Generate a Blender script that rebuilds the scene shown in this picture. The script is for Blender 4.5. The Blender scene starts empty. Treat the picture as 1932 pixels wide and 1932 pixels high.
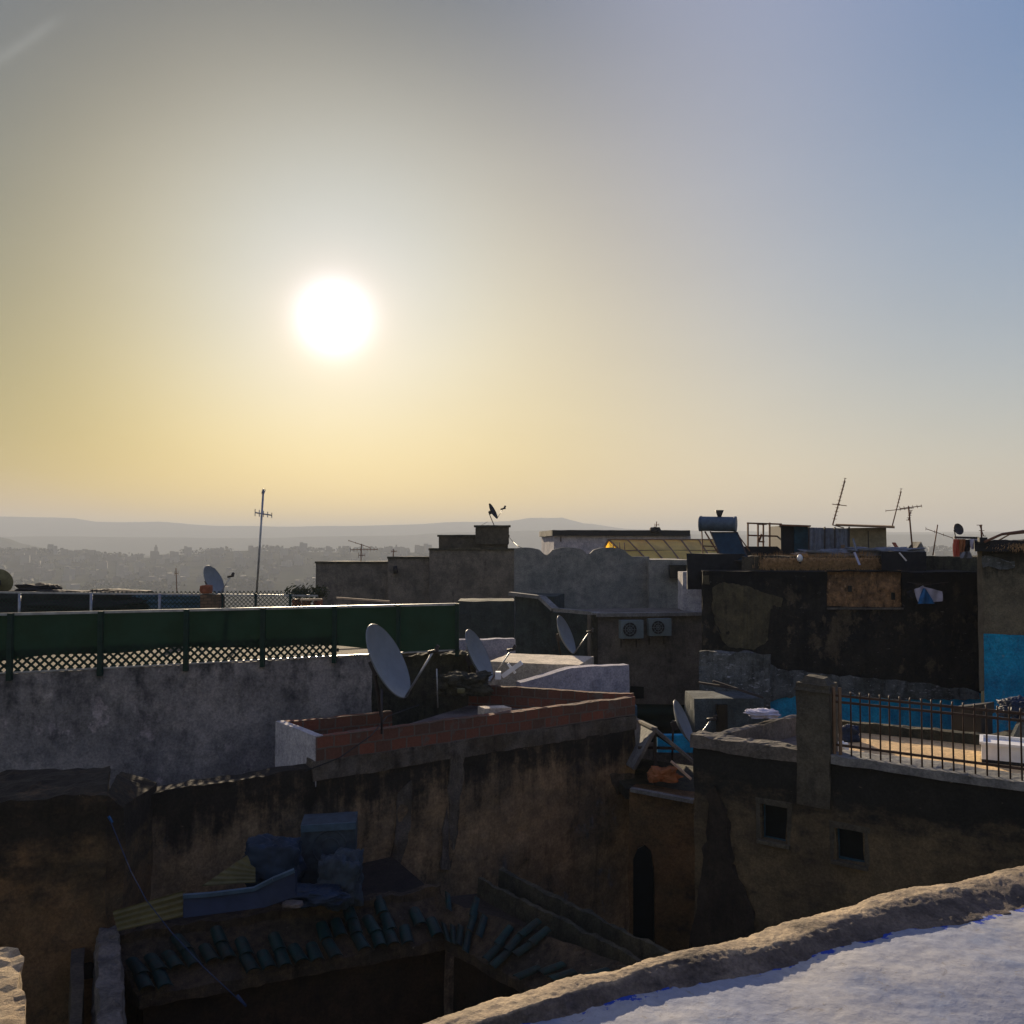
import bpy, bmesh, math, random
from mathutils import Vector, noise
random.seed(7)
SC = bpy.context.scene
COL = SC.collection
R = math.radians
# ------------------------------------------------------------------ camera
F = 1673.0            # focal length in units of a 1932-wide picture
PITCH = R(2.19)
cam = bpy.data.cameras.new('camera'); CAM = bpy.data.objects.new('camera', cam); COL.objects.link(CAM)
cam.angle = R(60); CAM.rotation_euler = (math.pi/2 + PITCH, 0, 0); cam.clip_start = .05; cam.clip_end = 40000
SC.camera = CAM
def ray(u, v):
    a = (u-966)/F; b = -(v-966)/F
    return Vector((a, math.cos(PITCH)-b*math.sin(PITCH), math.sin(PITCH)+b*math.cos(PITCH)))
def P(u, v, d):                      # the point seen at (u, v) at distance d ahead
    r = ray(u, v); return r*(d/r.y)
def Z(u, v, z):                      # the point seen at (u, v) at height z
    r = ray(u, v); return r*(z/r.z)
def on(u, v, pl, off=0):             # the point seen at (u, v) on the vertical plane through pl = (a, b)
    a, b = pl; t = Vector((b.x-a.x, b.y-a.y, 0)).normalized(); n = Vector((t.y, -t.x, 0))
    if n.y > 0: n = -n
    r = ray(u, v); k = n.dot(Vector((a.x, a.y, 0)))/n.dot(r)
    return r*k + n*off
def nrm(pl):
    a, b = pl; t = Vector((b.x-a.x, b.y-a.y, 0)).normalized(); n = Vector((t.y, -t.x, 0))
    return -n if n.y > 0 else n
# ------------------------------------------------------------------ sun and sky
sdir = ray(630, 600).normalized(); EL = math.asin(sdir.z); AZ = math.atan2(sdir.x, sdir.y)
sun = bpy.data.lights.new('sun', 'SUN'); SUN = bpy.data.objects.new('sun', sun); COL.objects.link(SUN)
sun.energy = 5.0; sun.angle = R(.53); sun.color = (1, .80, .55)
SUN.rotation_euler = (-sdir).to_track_quat('-Z', 'Y').to_euler()
W = bpy.data.worlds.new('World'); SC.world = W; W.use_nodes = True
nt = W.node_tree; N = nt.nodes; L = nt.links
def mth(op, a, b=None, c=None, clamp=False):
    n = N.new('ShaderNodeMath'); n.operation = op; n.use_clamp = clamp
    for i, x in enumerate((a, b, c)):
        if x is None: continue
        if isinstance(x, (int, float)): n.inputs[i].default_value = x
        else: L.new(x, n.inputs[i])
    return n.outputs[0]
sky = N.new('ShaderNodeTexSky'); sky.sky_type = 'NISHITA'; sky.sun_disc = False
sky.sun_elevation = EL; sky.sun_rotation = AZ; sky.altitude = 300; sky.dust_density = 1.0
bg = N['Background']; bg.inputs[1].default_value = 0.10
SKYG, SKYK = 0.55, (0.98, 1.10, 1.45)
sep = N.new('ShaderNodeSeparateColor'); L.new(sky.outputs[0], sep.inputs[0])
tc = N.new('ShaderNodeTexCoord')
dp = N.new('ShaderNodeVectorMath'); dp.operation = 'DOT_PRODUCT'; L.new(tc.outputs['Generated'], dp.inputs[0]); dp.inputs[1].default_value = sdir
th = mth('ARCCOSINE', mth('MINIMUM', dp.outputs['Value'], 1.0))          # angle from the sun
# the hazy sky: Nishita base softened, plus the sun's aureole, a brighter band at the horizon and bluer air to the right
sepd = N.new('ShaderNodeSeparateXYZ'); L.new(tc.outputs['Generated'], sepd.inputs[0])
deg = mth('MULTIPLY', th, 180/math.pi)
def gau(w_, e_): return mth('EXPONENT', mth('MULTIPLY', mth('POWER', mth('DIVIDE', deg, w_), e_), -1.0))
elv = mth('MAXIMUM', sepd.outputs[2], 0.0)
mr = N.new('ShaderNodeMapRange'); mr.interpolation_type = 'SMOOTHSTEP'; L.new(sepd.outputs[0], mr.inputs[0]); mr.inputs[1].default_value = -.55; mr.inputs[2].default_value = .55
cn_ = ray(-6, 116).cross(ray(104, 40)).normalized(); cm_ = ray(45, 80).normalized()      # one faint contrail, top left
def dotn(v_):
    n_ = N.new('ShaderNodeVectorMath'); n_.operation = 'DOT_PRODUCT'; L.new(tc.outputs['Generated'], n_.inputs[0]); n_.inputs[1].default_value = v_; return n_.outputs['Value']
wob = N.new('ShaderNodeTexNoise'); wob.inputs['Scale'].default_value = 40; wob.inputs['Detail'].default_value = 5; L.new(tc.outputs['Generated'], wob.inputs['Vector'])
c1_ = mth('EXPONENT', mth('MULTIPLY', mth('POWER', mth('DIVIDE', mth('ABSOLUTE', dotn(cn_)), .0045), 2.0), -1.0))
c2_ = mth('EXPONENT', mth('MULTIPLY', mth('POWER', mth('DIVIDE', mth('ARCCOSINE', mth('MINIMUM', dotn(cm_), 1.0)), .038), 4.0), -1.0))
trail = mth('MULTIPLY', mth('MULTIPLY', c1_, c2_), mth('MULTIPLY', wob.outputs['Fac'], .8))
warm = mth('MULTIPLY', mth('EXPONENT', mth('MULTIPLY', mth('POWER', mth('ABSOLUTE', mth('DIVIDE', mth('SUBTRACT', sepd.outputs[0], .2), .22)), 2.0), -1.0)), mth('MAXIMUM', sepd.outputs[1], 0.0))
feats = [gau(5, 1), gau(9, 1.6), gau(15, 2), gau(26, 2), mth('EXPONENT', mth('MULTIPLY', elv, -1/.12)), elv, mr.outputs[0], mth('MULTIPLY', mr.outputs[0], elv), warm, mth('MULTIPLY_ADD', gau(3.8, 1.6), .09, gau(1.72, 2.0)), trail]
SKYC = [(0.882, -0.418, 6.432, -7.116, 5.583, -3.921, 0.261, 1.263, 0.563, -2.686, 1.416, 6.0, 0.5),
        (0.73, -0.03, 2.982, -3.694, 4.693, -3.411, -0.36, 0.769, 0.703, -2.276, 1.134, 6.2, 0.5),
        (0.171, 1.704, -0.445, 0.442, 4.031, -3.468, -1.609, 0.036, 0.896, -1.753, 1.035, 8.2, 0.5)]
hn = N.new('ShaderNodeTexNoise'); hn.inputs['Scale'].default_value = 2.2; hn.inputs['Detail'].default_value = 4; hn.inputs['Roughness'].default_value = .5   # uneven haze
hm = N.new('ShaderNodeMapping'); hm.inputs['Scale'].default_value = (1, 1, 3.2); L.new(tc.outputs['Generated'], hm.inputs[0]); L.new(hm.outputs[0], hn.inputs['Vector'])
uneven = mth('MULTIPLY_ADD', hn.outputs['Fac'], .13, .935)
chan = []
for c in range(3):
    k = SKYC[c]
    v = mth('MULTIPLY_ADD', mth('POWER', sep.outputs[c], .55), k[0], k[1])
    for f_, a_ in zip(feats, k[2:]): v = mth('MULTIPLY_ADD', f_, a_, v)
    chan.append(mth('MULTIPLY', mth('MAXIMUM', v, .3), uneven))
cmb = N.new('ShaderNodeCombineColor')
for c in range(3): L.new(chan[c], cmb.inputs[c])
L.new(cmb.outputs[0], bg.inputs[0])
SC.render.engine = 'CYCLES'
SC.view_settings.view_transform = 'Standard'; SC.view_settings.look = 'None'; SC.view_settings.gamma = 1
SC.view_settings.exposure = 1.2
SC.cycles.use_denoising = True; SC.cycles.max_bounces = 6; SC.cycles.volume_bounces = 1; SC.cycles.transparent_max_bounces = 16
HAZE_DENSITY = 0.00034; HAZE_COLOR = (.55, .60, .66, 1)

# ------------------------------------------------------------------ materials
MATS = {}
class G:                                   # tiny node helper
    def __init__(s, name):
        s.m = bpy.data.materials.new(name); s.m.use_nodes = True
        s.nt = s.m.node_tree; s.N = s.nt.nodes; s.L = s.nt.links; s.b = s.N['Principled BSDF']
        s.b.inputs['Specular IOR Level'].default_value = .2
        s.pos = s.N.new('ShaderNodeNewGeometry').outputs['Position']; MATS[name] = s.m
    def put(s, sock, x):
        if isinstance(x, (int, float)): sock.default_value = x
        elif isinstance(x, (tuple, list)): sock.default_value = tuple(x)+((1,) if len(x) == 3 and len(sock.default_value) == 4 else ())
        else: s.L.new(x, sock)
    def mp(s, sc, src=None):
        n = s.N.new('ShaderNodeMapping'); n.inputs['Scale'].default_value = sc; s.L.new(src or s.pos, n.inputs[0]); return n.outputs[0]
    def noise(s, scale, detail=6, vec=None, rough=.6, dist=0):
        n = s.N.new('ShaderNodeTexNoise'); n.inputs['Scale'].default_value = scale; n.inputs['Detail'].default_value = detail
        n.inputs['Roughness'].default_value = rough; n.inputs['Distortion'].default_value = dist
        s.L.new(vec or s.pos, n.inputs['Vector']); return n.outputs['Fac']
    def math(s, op, a, b=0.0, clamp=False):
        n = s.N.new('ShaderNodeMath'); n.operation = op; n.use_clamp = clamp; s.put(n.inputs[0], a); s.put(n.inputs[1], b); return n.outputs[0]
    def step(s, x, lo, hi):
        n = s.N.new('ShaderNodeMapRange'); n.interpolation_type = 'SMOOTHSTEP'; s.put(n.inputs[0], x)
        n.inputs[1].default_value = lo; n.inputs[2].default_value = hi; return n.outputs[0]
    def mix(s, f, a, b, mode='MIX'):
        n = s.N.new('ShaderNodeMix'); n.data_type = 'RGBA'; n.blend_type = mode
        s.put(n.inputs[0], f); s.put(n.inputs[6], a); s.put(n.inputs[7], b); return n.outputs[2]
    def bump(s, h, dist=.02, strength=.6):
        n = s.N.new('ShaderNodeBump'); n.inputs['Distance'].default_value = dist; n.inputs['Strength'].default_value = strength
        s.L.new(h, n.inputs['Height']); s.L.new(n.outputs[0], s.b.inputs['Normal'])
    def col(s, c, rough=.95):
        s.put(s.b.inputs['Base Color'], c); s.b.inputs['Roughness'].default_value = rough; return s.m
def plaster(name, c1, c2, mold=(.03, .03, .028), amount=.4, ztop=None, zfall=1.2, ktop=.5, patch=None, pthr=.58, sc=1.0, bump=.03, streak=(3.2, 3.2, .45), speck=None, sthr=.60, sscale=(5, 5, 14)):
    g = G(name)
    n1 = g.noise(.9*sc, 8, rough=.65); n2 = g.noise(4.5*sc, 6, rough=.7); st = g.noise(1.0*sc, 7, g.mp(streak), .65)
    c = g.mix(g.step(n1, .38, .62), c1, c2)
    if patch: c = g.mix(g.step(g.math('ADD', g.math('MULTIPLY', n1, .45), g.math('MULTIPLY', g.noise(2.1*sc, 8, g.mp((1, 1, .6)), .7), .55)), pthr, pthr+.05), c, patch)
    f = g.math('ADD', g.math('MULTIPLY', st, .62), g.math('MULTIPLY', n2, .38))
    if ztop is not None:
        z = g.N.new('ShaderNodeSeparateXYZ'); g.L.new(g.pos, z.inputs[0])
        f = g.math('ADD', f, g.math('MULTIPLY', g.step(z.outputs[2], ztop-zfall, ztop), ktop*.35))
    c = g.mix(g.step(f, .60-amount*.26, .78-amount*.16), c, mold)
    c = g.mix(.55, c, g.mix(g.step(g.noise(2.6*sc, 9, rough=.75), .30, .70), (.42, .41, .42, 1), (1.45, 1.35, 1.22, 1)), 'MULTIPLY')
    if speck: c = g.mix(g.step(g.noise(1.0, 7, g.mp(sscale), .7), sthr, sthr+.07), c, speck)
    fine = g.noise(22*sc, 6, rough=.75)
    c = g.mix(.75, c, g.mix(g.step(fine, .32, .68), (.45, .45, .45, 1), (1.0, 1.0, 1.0, 1)), 'MULTIPLY')
    h = g.math('ADD', g.math('MULTIPLY', fine, .5), g.math('ADD', n2, g.math('MULTIPLY', g.noise(60*sc, 3), .2)))
    g.bump(h, bump, .8); return g.col(c)
def brick(name, c1, c2, mortar, w=.30, h=.20, ms=.02, dirt=.5):
    g = G(name); uv = g.N.new('ShaderNodeUVMap').outputs[0]
    b = g.N.new('ShaderNodeTexBrick'); g.L.new(uv, b.inputs['Vector']); b.inputs['Scale'].default_value = 1
    b.inputs['Brick Width'].default_value = w; b.inputs['Row Height'].default_value = h; b.inputs['Mortar Size'].default_value = ms
    g.put(b.inputs['Color1'], c1); g.put(b.inputs['Color2'], c2); g.put(b.inputs['Mortar'], mortar); b.inputs['Mortar Smooth'].default_value = .3
    n = g.noise(2.5, 8); c = g.mix(g.step(n, .62-dirt*.2, .70-dirt*.1), b.outputs['Color'], mortar)
    c = g.mix(.7, c, g.mix(g.noise(25, 5), (.4, .4, .4, 1), (1.2, 1.2, 1.2, 1)), 'MULTIPLY')
    g.bump(g.math('ADD', g.math('MULTIPLY', b.outputs['Fac'], -.6), g.noise(18, 5)), .02, .7); return g.col(c)
def plain(name, c, rough=.7, metal=0, var=.3, sc=6, trans=None):
    g = G(name); n = g.noise(sc, 5); k = tuple(x*(1-var) for x in c)
    g.b.inputs['Metallic'].default_value = metal
    cc = g.mix(g.step(n, .35, .65), k, c); m = g.col(cc, rough)
    g.bump(g.noise(sc*3, 4), .004, .3)
    if trans:
        t = g.N.new('ShaderNodeBsdfTranslucent'); g.put(t.inputs[0], tuple(trans)+(1,)); a = g.N.new('ShaderNodeAddShader')
        g.L.new(g.b.outputs[0], a.inputs[0]); g.L.new(t.outputs[0], a.inputs[1]); g.L.new(a.outputs[0], g.N['Material Output'].inputs[0])
    return m
M = MATS
# ------------------------------------------------------------------ mesh helpers
class MB:
    def __init__(s): s.bm = bmesh.new(); s.uv = s.bm.loops.layers.uv.new('UVMap')
    def face(s, pts, uvs=None, smooth=False):
        vs = [s.bm.verts.new(p) for p in pts]; f = s.bm.faces.new(vs); f.smooth = smooth
        if uvs:
            for l, w in zip(f.loops, uvs): l[s.uv].uv = w
        return f
    def grid(s, fn, nu, nv, uvf=None, smooth=False, closeu=False):
        vs = [[s.bm.verts.new(fn(i/nu, j/nv)) for j in range(nv+1)] for i in range(nu if closeu else nu+1)]
        for i in range(nu):
            i2 = (i+1) % nu if closeu else i+1
            for j in range(nv):
                try: f = s.bm.faces.new((vs[i][j], vs[i2][j], vs[i2][j+1], vs[i][j+1]))
                except ValueError: continue
                f.smooth = smooth
                if uvf:
                    for l, (a, b) in zip(f.loops, ((i, j), (i+1, j), (i+1, j+1), (i, j+1))): l[s.uv].uv = uvf(a/nu, b/nv)
        return vs
    def hexa(s, c, res=None, amp=0, fr=1.3, top=0):
        # c: bottom 4 then top 4 corners; every face a grid, shaken by noise
        c = [Vector(x) for x in c]
        def tri(x, y, z):
            b = (c[0]*(1-x)+c[1]*x)*(1-y)+(c[3]*(1-x)+c[2]*x)*y
            t = (c[4]*(1-x)+c[5]*x)*(1-y)+(c[7]*(1-x)+c[6]*x)*y
            p = b*(1-z)+t*z
            if amp:
                q = p*fr; p = p+amp*(noise.noise_vector(q)+.5*noise.noise_vector(q*2.7)+.3*noise.noise_vector(q*7))
            if top: p = p+Vector((0, 0, top*z*(noise.noise(p*2.2)+.6*noise.noise(p*6)+.4*noise.noise(p*15))))
            return p
        lx = max((c[1]-c[0]).length, (c[5]-c[4]).length); ly = (c[3]-c[0]).length; lz = (c[4]-c[0]).length
        n = lambda l: 1 if not res else max(1, min(160, int(round(l/res))))
        nx, ny, nz = n(lx), n(ly), n(lz)
        z0 = c[0].z
        for fn, a, b, la, lb in ((lambda i, j: tri(i, 0, j), nx, nz, lx, lz), (lambda i, j: tri(1, i, j), ny, nz, ly, lz), (lambda i, j: tri(1-i, 1, j), nx, nz, lx, lz),
                                 (lambda i, j: tri(0, 1-i, j), ny, nz, ly, lz), (lambda i, j: tri(i, j, 1), nx, ny, lx, ly), (lambda i, j: tri(j, i, 0), ny, nx, ly, lx)):
            s.grid(fn, a, b, lambda x, y, la=la, lb=lb: (x*la, y*lb-lb))
        return s
    def box(s, x0, x1, y0, y1, z0, z1, **k):
        return s.hexa([(x0, y0, z0), (x1, y0, z0), (x1, y1, z0), (x0, y1, z0), (x0, y0, z1), (x1, y0, z1), (x1, y1, z1), (x0, y1, z1)], **k)
    def tube(s, pts, r, n=8, r2=None, cap=True):
        pts = [Vector(p) for p in pts]; rings = []
        for i, p in enumerate(pts):
            t = (pts[min(i+1, len(pts)-1)]-pts[max(i-1, 0)]).normalized()
            q = t.orthogonal() if not rings else (pu-t*pu.dot(t))
            q.normalize(); pu = q; w = t.cross(q)
            rr = r if r2 is None else r+(r2-r)*i/(len(pts)-1)
            rings.append([s.bm.verts.new(p+rr*(q*math.cos(a)+w*math.sin(a))) for a in [2*math.pi*k/n for k in range(n)]])
        for a, b in zip(rings, rings[1:]):
            for k in range(n):
                f = s.bm.faces.new((a[k], a[(k+1) % n], b[(k+1) % n], b[k])); f.smooth = n > 5
        if cap:
            s.bm.faces.new(rings[0][::-1]); s.bm.faces.new(rings[-1])
        return s
    def bar(s, a, b, w, h=None, up=(0, 0, 1)):
        a = Vector(a); b = Vector(b); t = (b-a).normalized(); up = Vector(up)
        if abs(t.dot(up)) > .98: up = Vector((0, 1, 0))
        x = t.cross(up).normalized(); y = x.cross(t); h = h or w
        q = [x*sx*w/2+y*sy*h/2 for sx, sy in ((-1, -1), (1, -1), (1, 1), (-1, 1))]
        return s.hexa([a+q[0], a+q[1], a+q[2], a+q[3], b+q[0], b+q[1], b+q[2], b+q[3]])
    def slab(s, poly, vec):              # an outline given thickness along vec
        vec = Vector(vec); poly = [Vector(p) for p in poly]
        a = [s.bm.verts.new(p) for p in poly]; b = [s.bm.verts.new(p+vec) for p in poly]; n = len(a)
        fs = [s.bm.faces.new(a), s.bm.faces.new(b[::-1])]
        for i in range(n): s.bm.faces.new((a[i], b[i], b[(i+1) % n], a[(i+1) % n]))
        bmesh.ops.triangulate(s.bm, faces=fs)
        return s
    def build(s, name, mat, parent=None):
        bmesh.ops.recalc_face_normals(s.bm, faces=s.bm.faces)
        me = bpy.data.meshes.new(name); s.bm.to_mesh(me); s.bm.free()
        me.materials.append(MATS[mat] if isinstance(mat, str) else mat)
        o = bpy.data.objects.new(name, me); COL.objects.link(o)
        if parent:
            o.parent = parent; o.location = -parent.location if parent.parent is None else (0, 0, 0)
        return o
def tag(o, label=None, cat=None, group=None, kind=None):
    for k, v in (('label', label), ('category', cat), ('group', group), ('kind', kind)):
        if v: o[k] = v
    return o
def thing(name, label, cat, loc=(0, 0, 0), group=None):
    o = bpy.data.objects.new(name, None); COL.objects.link(o); o.location = loc; o.empty_display_size = .2
    return tag(o, label, cat, group)
def shift(o, d): o.location = Vector(o.location)+Vector(d)
def rag(poly, step=.15, amp=.05, fr=3):
    out = []
    for a, b in zip(poly, poly[1:]+poly[:1]):
        a = Vector(a); b = Vector(b); n = max(1, int((b-a).length/step))
        for i in range(n):
            p = a.lerp(b, i/n); out.append(p+amp*(noise.noise_vector(p*fr)+.6*noise.noise_vector(p*fr*3.1)))
    return out
def wallh(a, b, zb, t, direction=None):
    # corners of a wall whose top front edge runs a-b, thickness t away from the camera
    a = Vector(a); b = Vector(b); n = -nrm((a, b))*t if direction is None else Vector(direction)*t
    A = Vector((a.x, a.y, zb)); B = Vector((b.x, b.y, zb))
    return [A, B, B+n, A+n, a, b, b+n, a+n]
def block(name, mat, a, b, zb, t, parent=None, res=.5, amp=.015, top=.0, direction=None):
    return MB().hexa(wallh(a, b, zb, t, direction), res=res, amp=amp, top=top).build(name, mat, parent)

# ------------------------------------------------------------------ the materials
plaster('grey_plaster', (.36, .33, .305), (.225, .212, .205), (.07, .07, .072), .46, ztop=-2.1, zfall=1.6, ktop=.3, patch=(.42, .37, .36), pthr=.56, streak=(2.4, 2.4, .9))
plaster('brown_plaster', (.29, .205, .118), (.145, .115, .078), (.030, .027, .022), .45, ztop=-3.4, zfall=1.6, ktop=.75, patch=(.13, .125, .12), pthr=.57, speck=(.24, .20, .15), sthr=.66, sscale=(7, 7, 11))
plaster('orange_plaster', (.19, .115, .055), (.12, .085, .045), (.035, .030, .022), .42, ztop=-3.2, zfall=1.8, ktop=.75, streak=(1.0, 1.0, 2.6), speck=(.22, .17, .11), sthr=.66, sscale=(6, 6, 12))
plaster('right_plaster', (.135, .108, .065), (.085, .07, .046), (.022, .024, .022), .40, ztop=-2.9, zfall=1.3, ktop=1.2, sc=1.2, streak=(.9, .9, 3.4), speck=(.17, .145, .10), sthr=.65, sscale=(5, 5, 13))
plaster('black_mold_plaster', (.030, .030, .026), (.017, .019, .020), (.007, .009, .011), .60, ztop=-.3, zfall=1.5, ktop=.7, patch=(.095, .080, .055), pthr=.53, speck=(.13, .13, .12), sthr=.63)
plaster('shed_plaster', (.10, .13, .15), (.06, .08, .09), (.03, .035, .04), .4)
plaster('tan_plaster', (.11, .10, .062), (.075, .07, .048), (.03, .03, .025), .45, sc=1.8)
plaster('dark_teal_plaster', (.055, .075, .075), (.035, .05, .052), (.015, .02, .022), .4, patch=(.09, .08, .07), pthr=.6)
plaster('flaked_grey', (.17, .195, .21), (.085, .10, .105), (.03, .035, .035), .55, sc=1.6, bump=.06, speck=(.34, .36, .40), sthr=.58)
plaster('blue_paint', (.012, .34, .60), (.008, .23, .46), (.02, .06, .12), .22, patch=(.09, .22, .30), pthr=.59, speck=(.16, .24, .27), sthr=.66, sscale=(4, 4, 4))
plaster('deep_blue_paint', (.01, .10, .26), (.008, .07, .19), (.01, .03, .08), .12)
plaster('green_grey_plaster', (.27, .275, .26), (.19, .205, .20), (.06, .07, .07), .2)
plaster('dark_concrete', (.18, .165, .145), (.11, .105, .095), (.04, .038, .036), .35)
plaster('pillar_plaster', (.105, .10, .078), (.07, .066, .052), (.03, .032, .03), .35, ztop=-1.7, zfall=.3, ktop=.8)
plaster('lavender_plaster', (.42, .42, .50), (.32, .33, .40), (.14, .14, .18), .15)
plaster('white_wash', (.52, .52, .54), (.42, .42, .45), (.25, .24, .24), .12)
plaster('roof_screed', (.20, .18, .17), (.13, .115, .11), (.06, .055, .05), .3)
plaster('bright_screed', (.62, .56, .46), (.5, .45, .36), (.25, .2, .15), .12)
plaster('rubble', (.105, .08, .052), (.055, .048, .036), (.018, .017, .015), .55, sc=2.6, bump=.06, patch=(.13, .11, .09), pthr=.6, speck=(.19, .16, .12), sthr=.64, sscale=(9, 9, 9))
plaster('mossy', (.085, .08, .055), (.045, .05, .04), (.018, .02, .018), .5, sc=1.6, bump=.06)
plaster('mud', (.11, .095, .07), (.08, .07, .05), (.03, .03, .03), .4)
plaster('stone_coping', (.24, .25, .25), (.17, .18, .18), (.07, .075, .075), .3)
plaster('terrace_screed', (.15, .125, .08), (.09, .078, .055), (.08, .07, .05), .25)
plaster('tile_floor', (.80, .58, .30), (.66, .47, .25), (.3, .24, .15), .15)
plaster('curb_mortar', (.46, .375, .26), (.27, .22, .16), (.07, .06, .05), .50, sc=3.6, bump=.02, streak=(1, 1, 1), patch=(.25, .21, .18), pthr=.56)
plaster('lit_stone', (.55, .45, .30), (.40, .31, .20), (.14, .10, .06), .42, sc=4, bump=.04, streak=(1, 1, 4))
plaster('ochre_rubble', (.40, .24, .12), (.20, .125, .07), (.04, .032, .025), .62, sc=3.2, bump=.05, streak=(3.0, 3.0, 1.1), speck=(.5, .33, .2), sthr=.60, sscale=(6, 6, 3))
plaster('band_mortar', (.15, .135, .115), (.085, .07, .05), (.035, .03, .025), .5, patch=(.12, .06, .04), pthr=.60, sc=1.6)
plaster('dark_earth', (.045, .038, .03), (.028, .025, .022), (.012, .012, .012), .4)
brick('red_brick', (.20, .072, .045), (.105, .060, .042), (.13, .105, .085), .30, .20, .016, .35)
brick('old_brick', (.24, .15, .09), (.17, .11, .07), (.10, .075, .05), .22, .09, .014, .6)
brick('ochre_brick', (.36, .22, .12), (.25, .15, .08), (.16, .11, .07), .20, .08, .02, .5)
plain('dish_grey', (.17, .19, .20), .5, 0, .12)
plain('galvanised', (.35, .36, .37), .45, .6)
plain('rust', (.16, .075, .045), .8)
plain('dark_metal', (.05, .045, .045), .6, .3)
plain('brown_paint_metal', (.06, .038, .028), .6)
plain('white_plastic', (.75, .75, .73), .5, 0, .1)
plain('ac_casing', (.15, .20, .215), .5, 0, .15)
plain('black_plastic', (.02, .022, .025), .6)
plain('green_paint_metal', (.009, .032, .022), .6)
plain('green_net', (.006, .018, .014), .95, 0, .6, 1.5, trans=(.0009, .0028, .0019))
plain('blue_net', (.05, .11, .16), .9, 0, .3, 4)
plain('blue_tarp', (.014, .030, .055), .6, 0, .4, 5)
plain('blue_board', (.014, .026, .055), .6, 0, .3, 5)
plain('light_blue_edge', (.045, .085, .125), .6)
plain('grey_tarp', (.036, .054, .072), .7, 0, .4, 7)
plain('yellow_sheet', (.12, .11, .05), .7, 0, .3, 5)
plain('yellow_poly', (.34, .27, .06), .5, 0, .4, 1.5, trans=(.46, .36, .06))
plain('yellow_gable', (.6, .5, .12), .5, 0, .2, 3, trans=(.95, .78, .20))
plain('solar_glass', (.008, .035, .06), .6)
plain('tank_blue', (.08, .12, .17), .5, .2)
plaster('green_glaze', (.005, .036, .037), (.008, .024, .024), (.022, .018, .013), .55, sc=3.5, bump=.004); MATS['green_glaze'].node_tree.nodes['Principled BSDF'].inputs['Roughness'].default_value = .5
plain('blue_rope', (.012, .03, .08), .7)
plaster('well_shade', (.035, .025, .016), (.018, .014, .011), (.006, .006, .006), .4)  # near-black colour puts the well's deep shade into its walls
plain('terracotta', (.30, .10, .05), .8)
plain('orange_rag', (.30, .12, .05), .9, 0, .3, 9)
plain('pink_cloth', (.34, .09, .06), .9, 0, .3, 9, trans=(.08, .025, .012))
plain('pale_cloth', (.42, .42, .52), .9, 0, .15, 9)
plain('blue_cloth', (.02, .12, .30), .9)
plain('wood', (.20, .13, .08), .85)
plain('light_wood', (.45, .33, .22), .85)
plain('window_dark', (.008, .012, .014), .3)
plain('shed_tan', (.26, .22, .14), .85)
plain('shed_black', (.018, .02, .024), .8)
plain('shed_blue', (.02, .06, .09), .8)
plain('sheet_grey', (.17, .19, .23), .6, 0, .35, 6)
plain('straw', (.50, .30, .13), .95, 0, .5, 12)
plain('weed', (.06, .07, .035), .95, 0, .5, 12)
plain('tree_leaf', (.05, .06, .035), .9, 0, .4, .05)
plain('far_house', (.13, .125, .115), .9, 0, .35, .03)
plain('far_house_pale', (.22, .21, .19), .9, 0, .3, .03)
plain('far_window', (.04, .04, .05), .6)
plain('olive_disc', (.20, .18, .09), .7)
plain('tan_curb', (.15, .12, .08), .9)
cm = MATS['curb_mortar']; t_ = cm.node_tree; at_ = t_.nodes.new('ShaderNodeAttribute'); at_.attribute_name = 'band'  # shade on the curb's inner face, multiplied into the mortar colour
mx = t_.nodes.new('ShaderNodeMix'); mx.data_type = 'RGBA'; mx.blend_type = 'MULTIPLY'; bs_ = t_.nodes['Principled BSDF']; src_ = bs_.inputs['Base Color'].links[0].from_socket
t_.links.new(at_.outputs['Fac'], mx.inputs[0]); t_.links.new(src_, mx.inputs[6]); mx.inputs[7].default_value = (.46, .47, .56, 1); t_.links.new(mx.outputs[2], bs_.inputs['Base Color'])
# terrain
g = G('earth'); g.b.inputs['Specular IOR Level'].default_value = 0; c = g.mix(g.step(g.noise(.004, 8), .4, .6), (.06, .06, .042), (.035, .04, .026)); c = g.mix(g.step(g.noise(.03, 6), .5, .6), c, (.03, .033, .022)); g.col(c)
# white parapet ledge with blue chips beside the curb
g = G('white_blue_ledge')
at = g.N.new('ShaderNodeAttribute'); at.attribute_name = 'edge'; e = at.outputs['Fac']
n = g.noise(9, 8, rough=.7); nn = g.noise(34, 6, rough=.7)
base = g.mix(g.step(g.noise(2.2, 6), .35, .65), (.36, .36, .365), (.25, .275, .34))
base = g.mix(g.step(g.noise(5, 7), .50, .72), base, (.20, .24, .33))  # bluish shade put into the plaster colour in random patches
base = g.mix(g.step(g.noise(14, 9, rough=.8, dist=1.5), .56, .66), base, (.22, .21, .20)); base = g.mix(.5, base, g.mix(g.step(nn, .3, .7), (.62, .62, .64, 1), (1, 1, 1, 1)), 'MULTIPLY')
f = g.math('SUBTRACT', g.math('ADD', g.math('MULTIPLY', n, .8), g.math('MULTIPLY', g.noise(26, 5), .35)), g.math('MULTIPLY', e, 2.4))
c = g.mix(g.step(f, .535, .56), base, (.02, .055, .30))
g.bump(g.math('ADD', n, g.math('MULTIPLY', nn, .5)), .006, .6); g.col(c, .9)

def yn(o): return o
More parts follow.
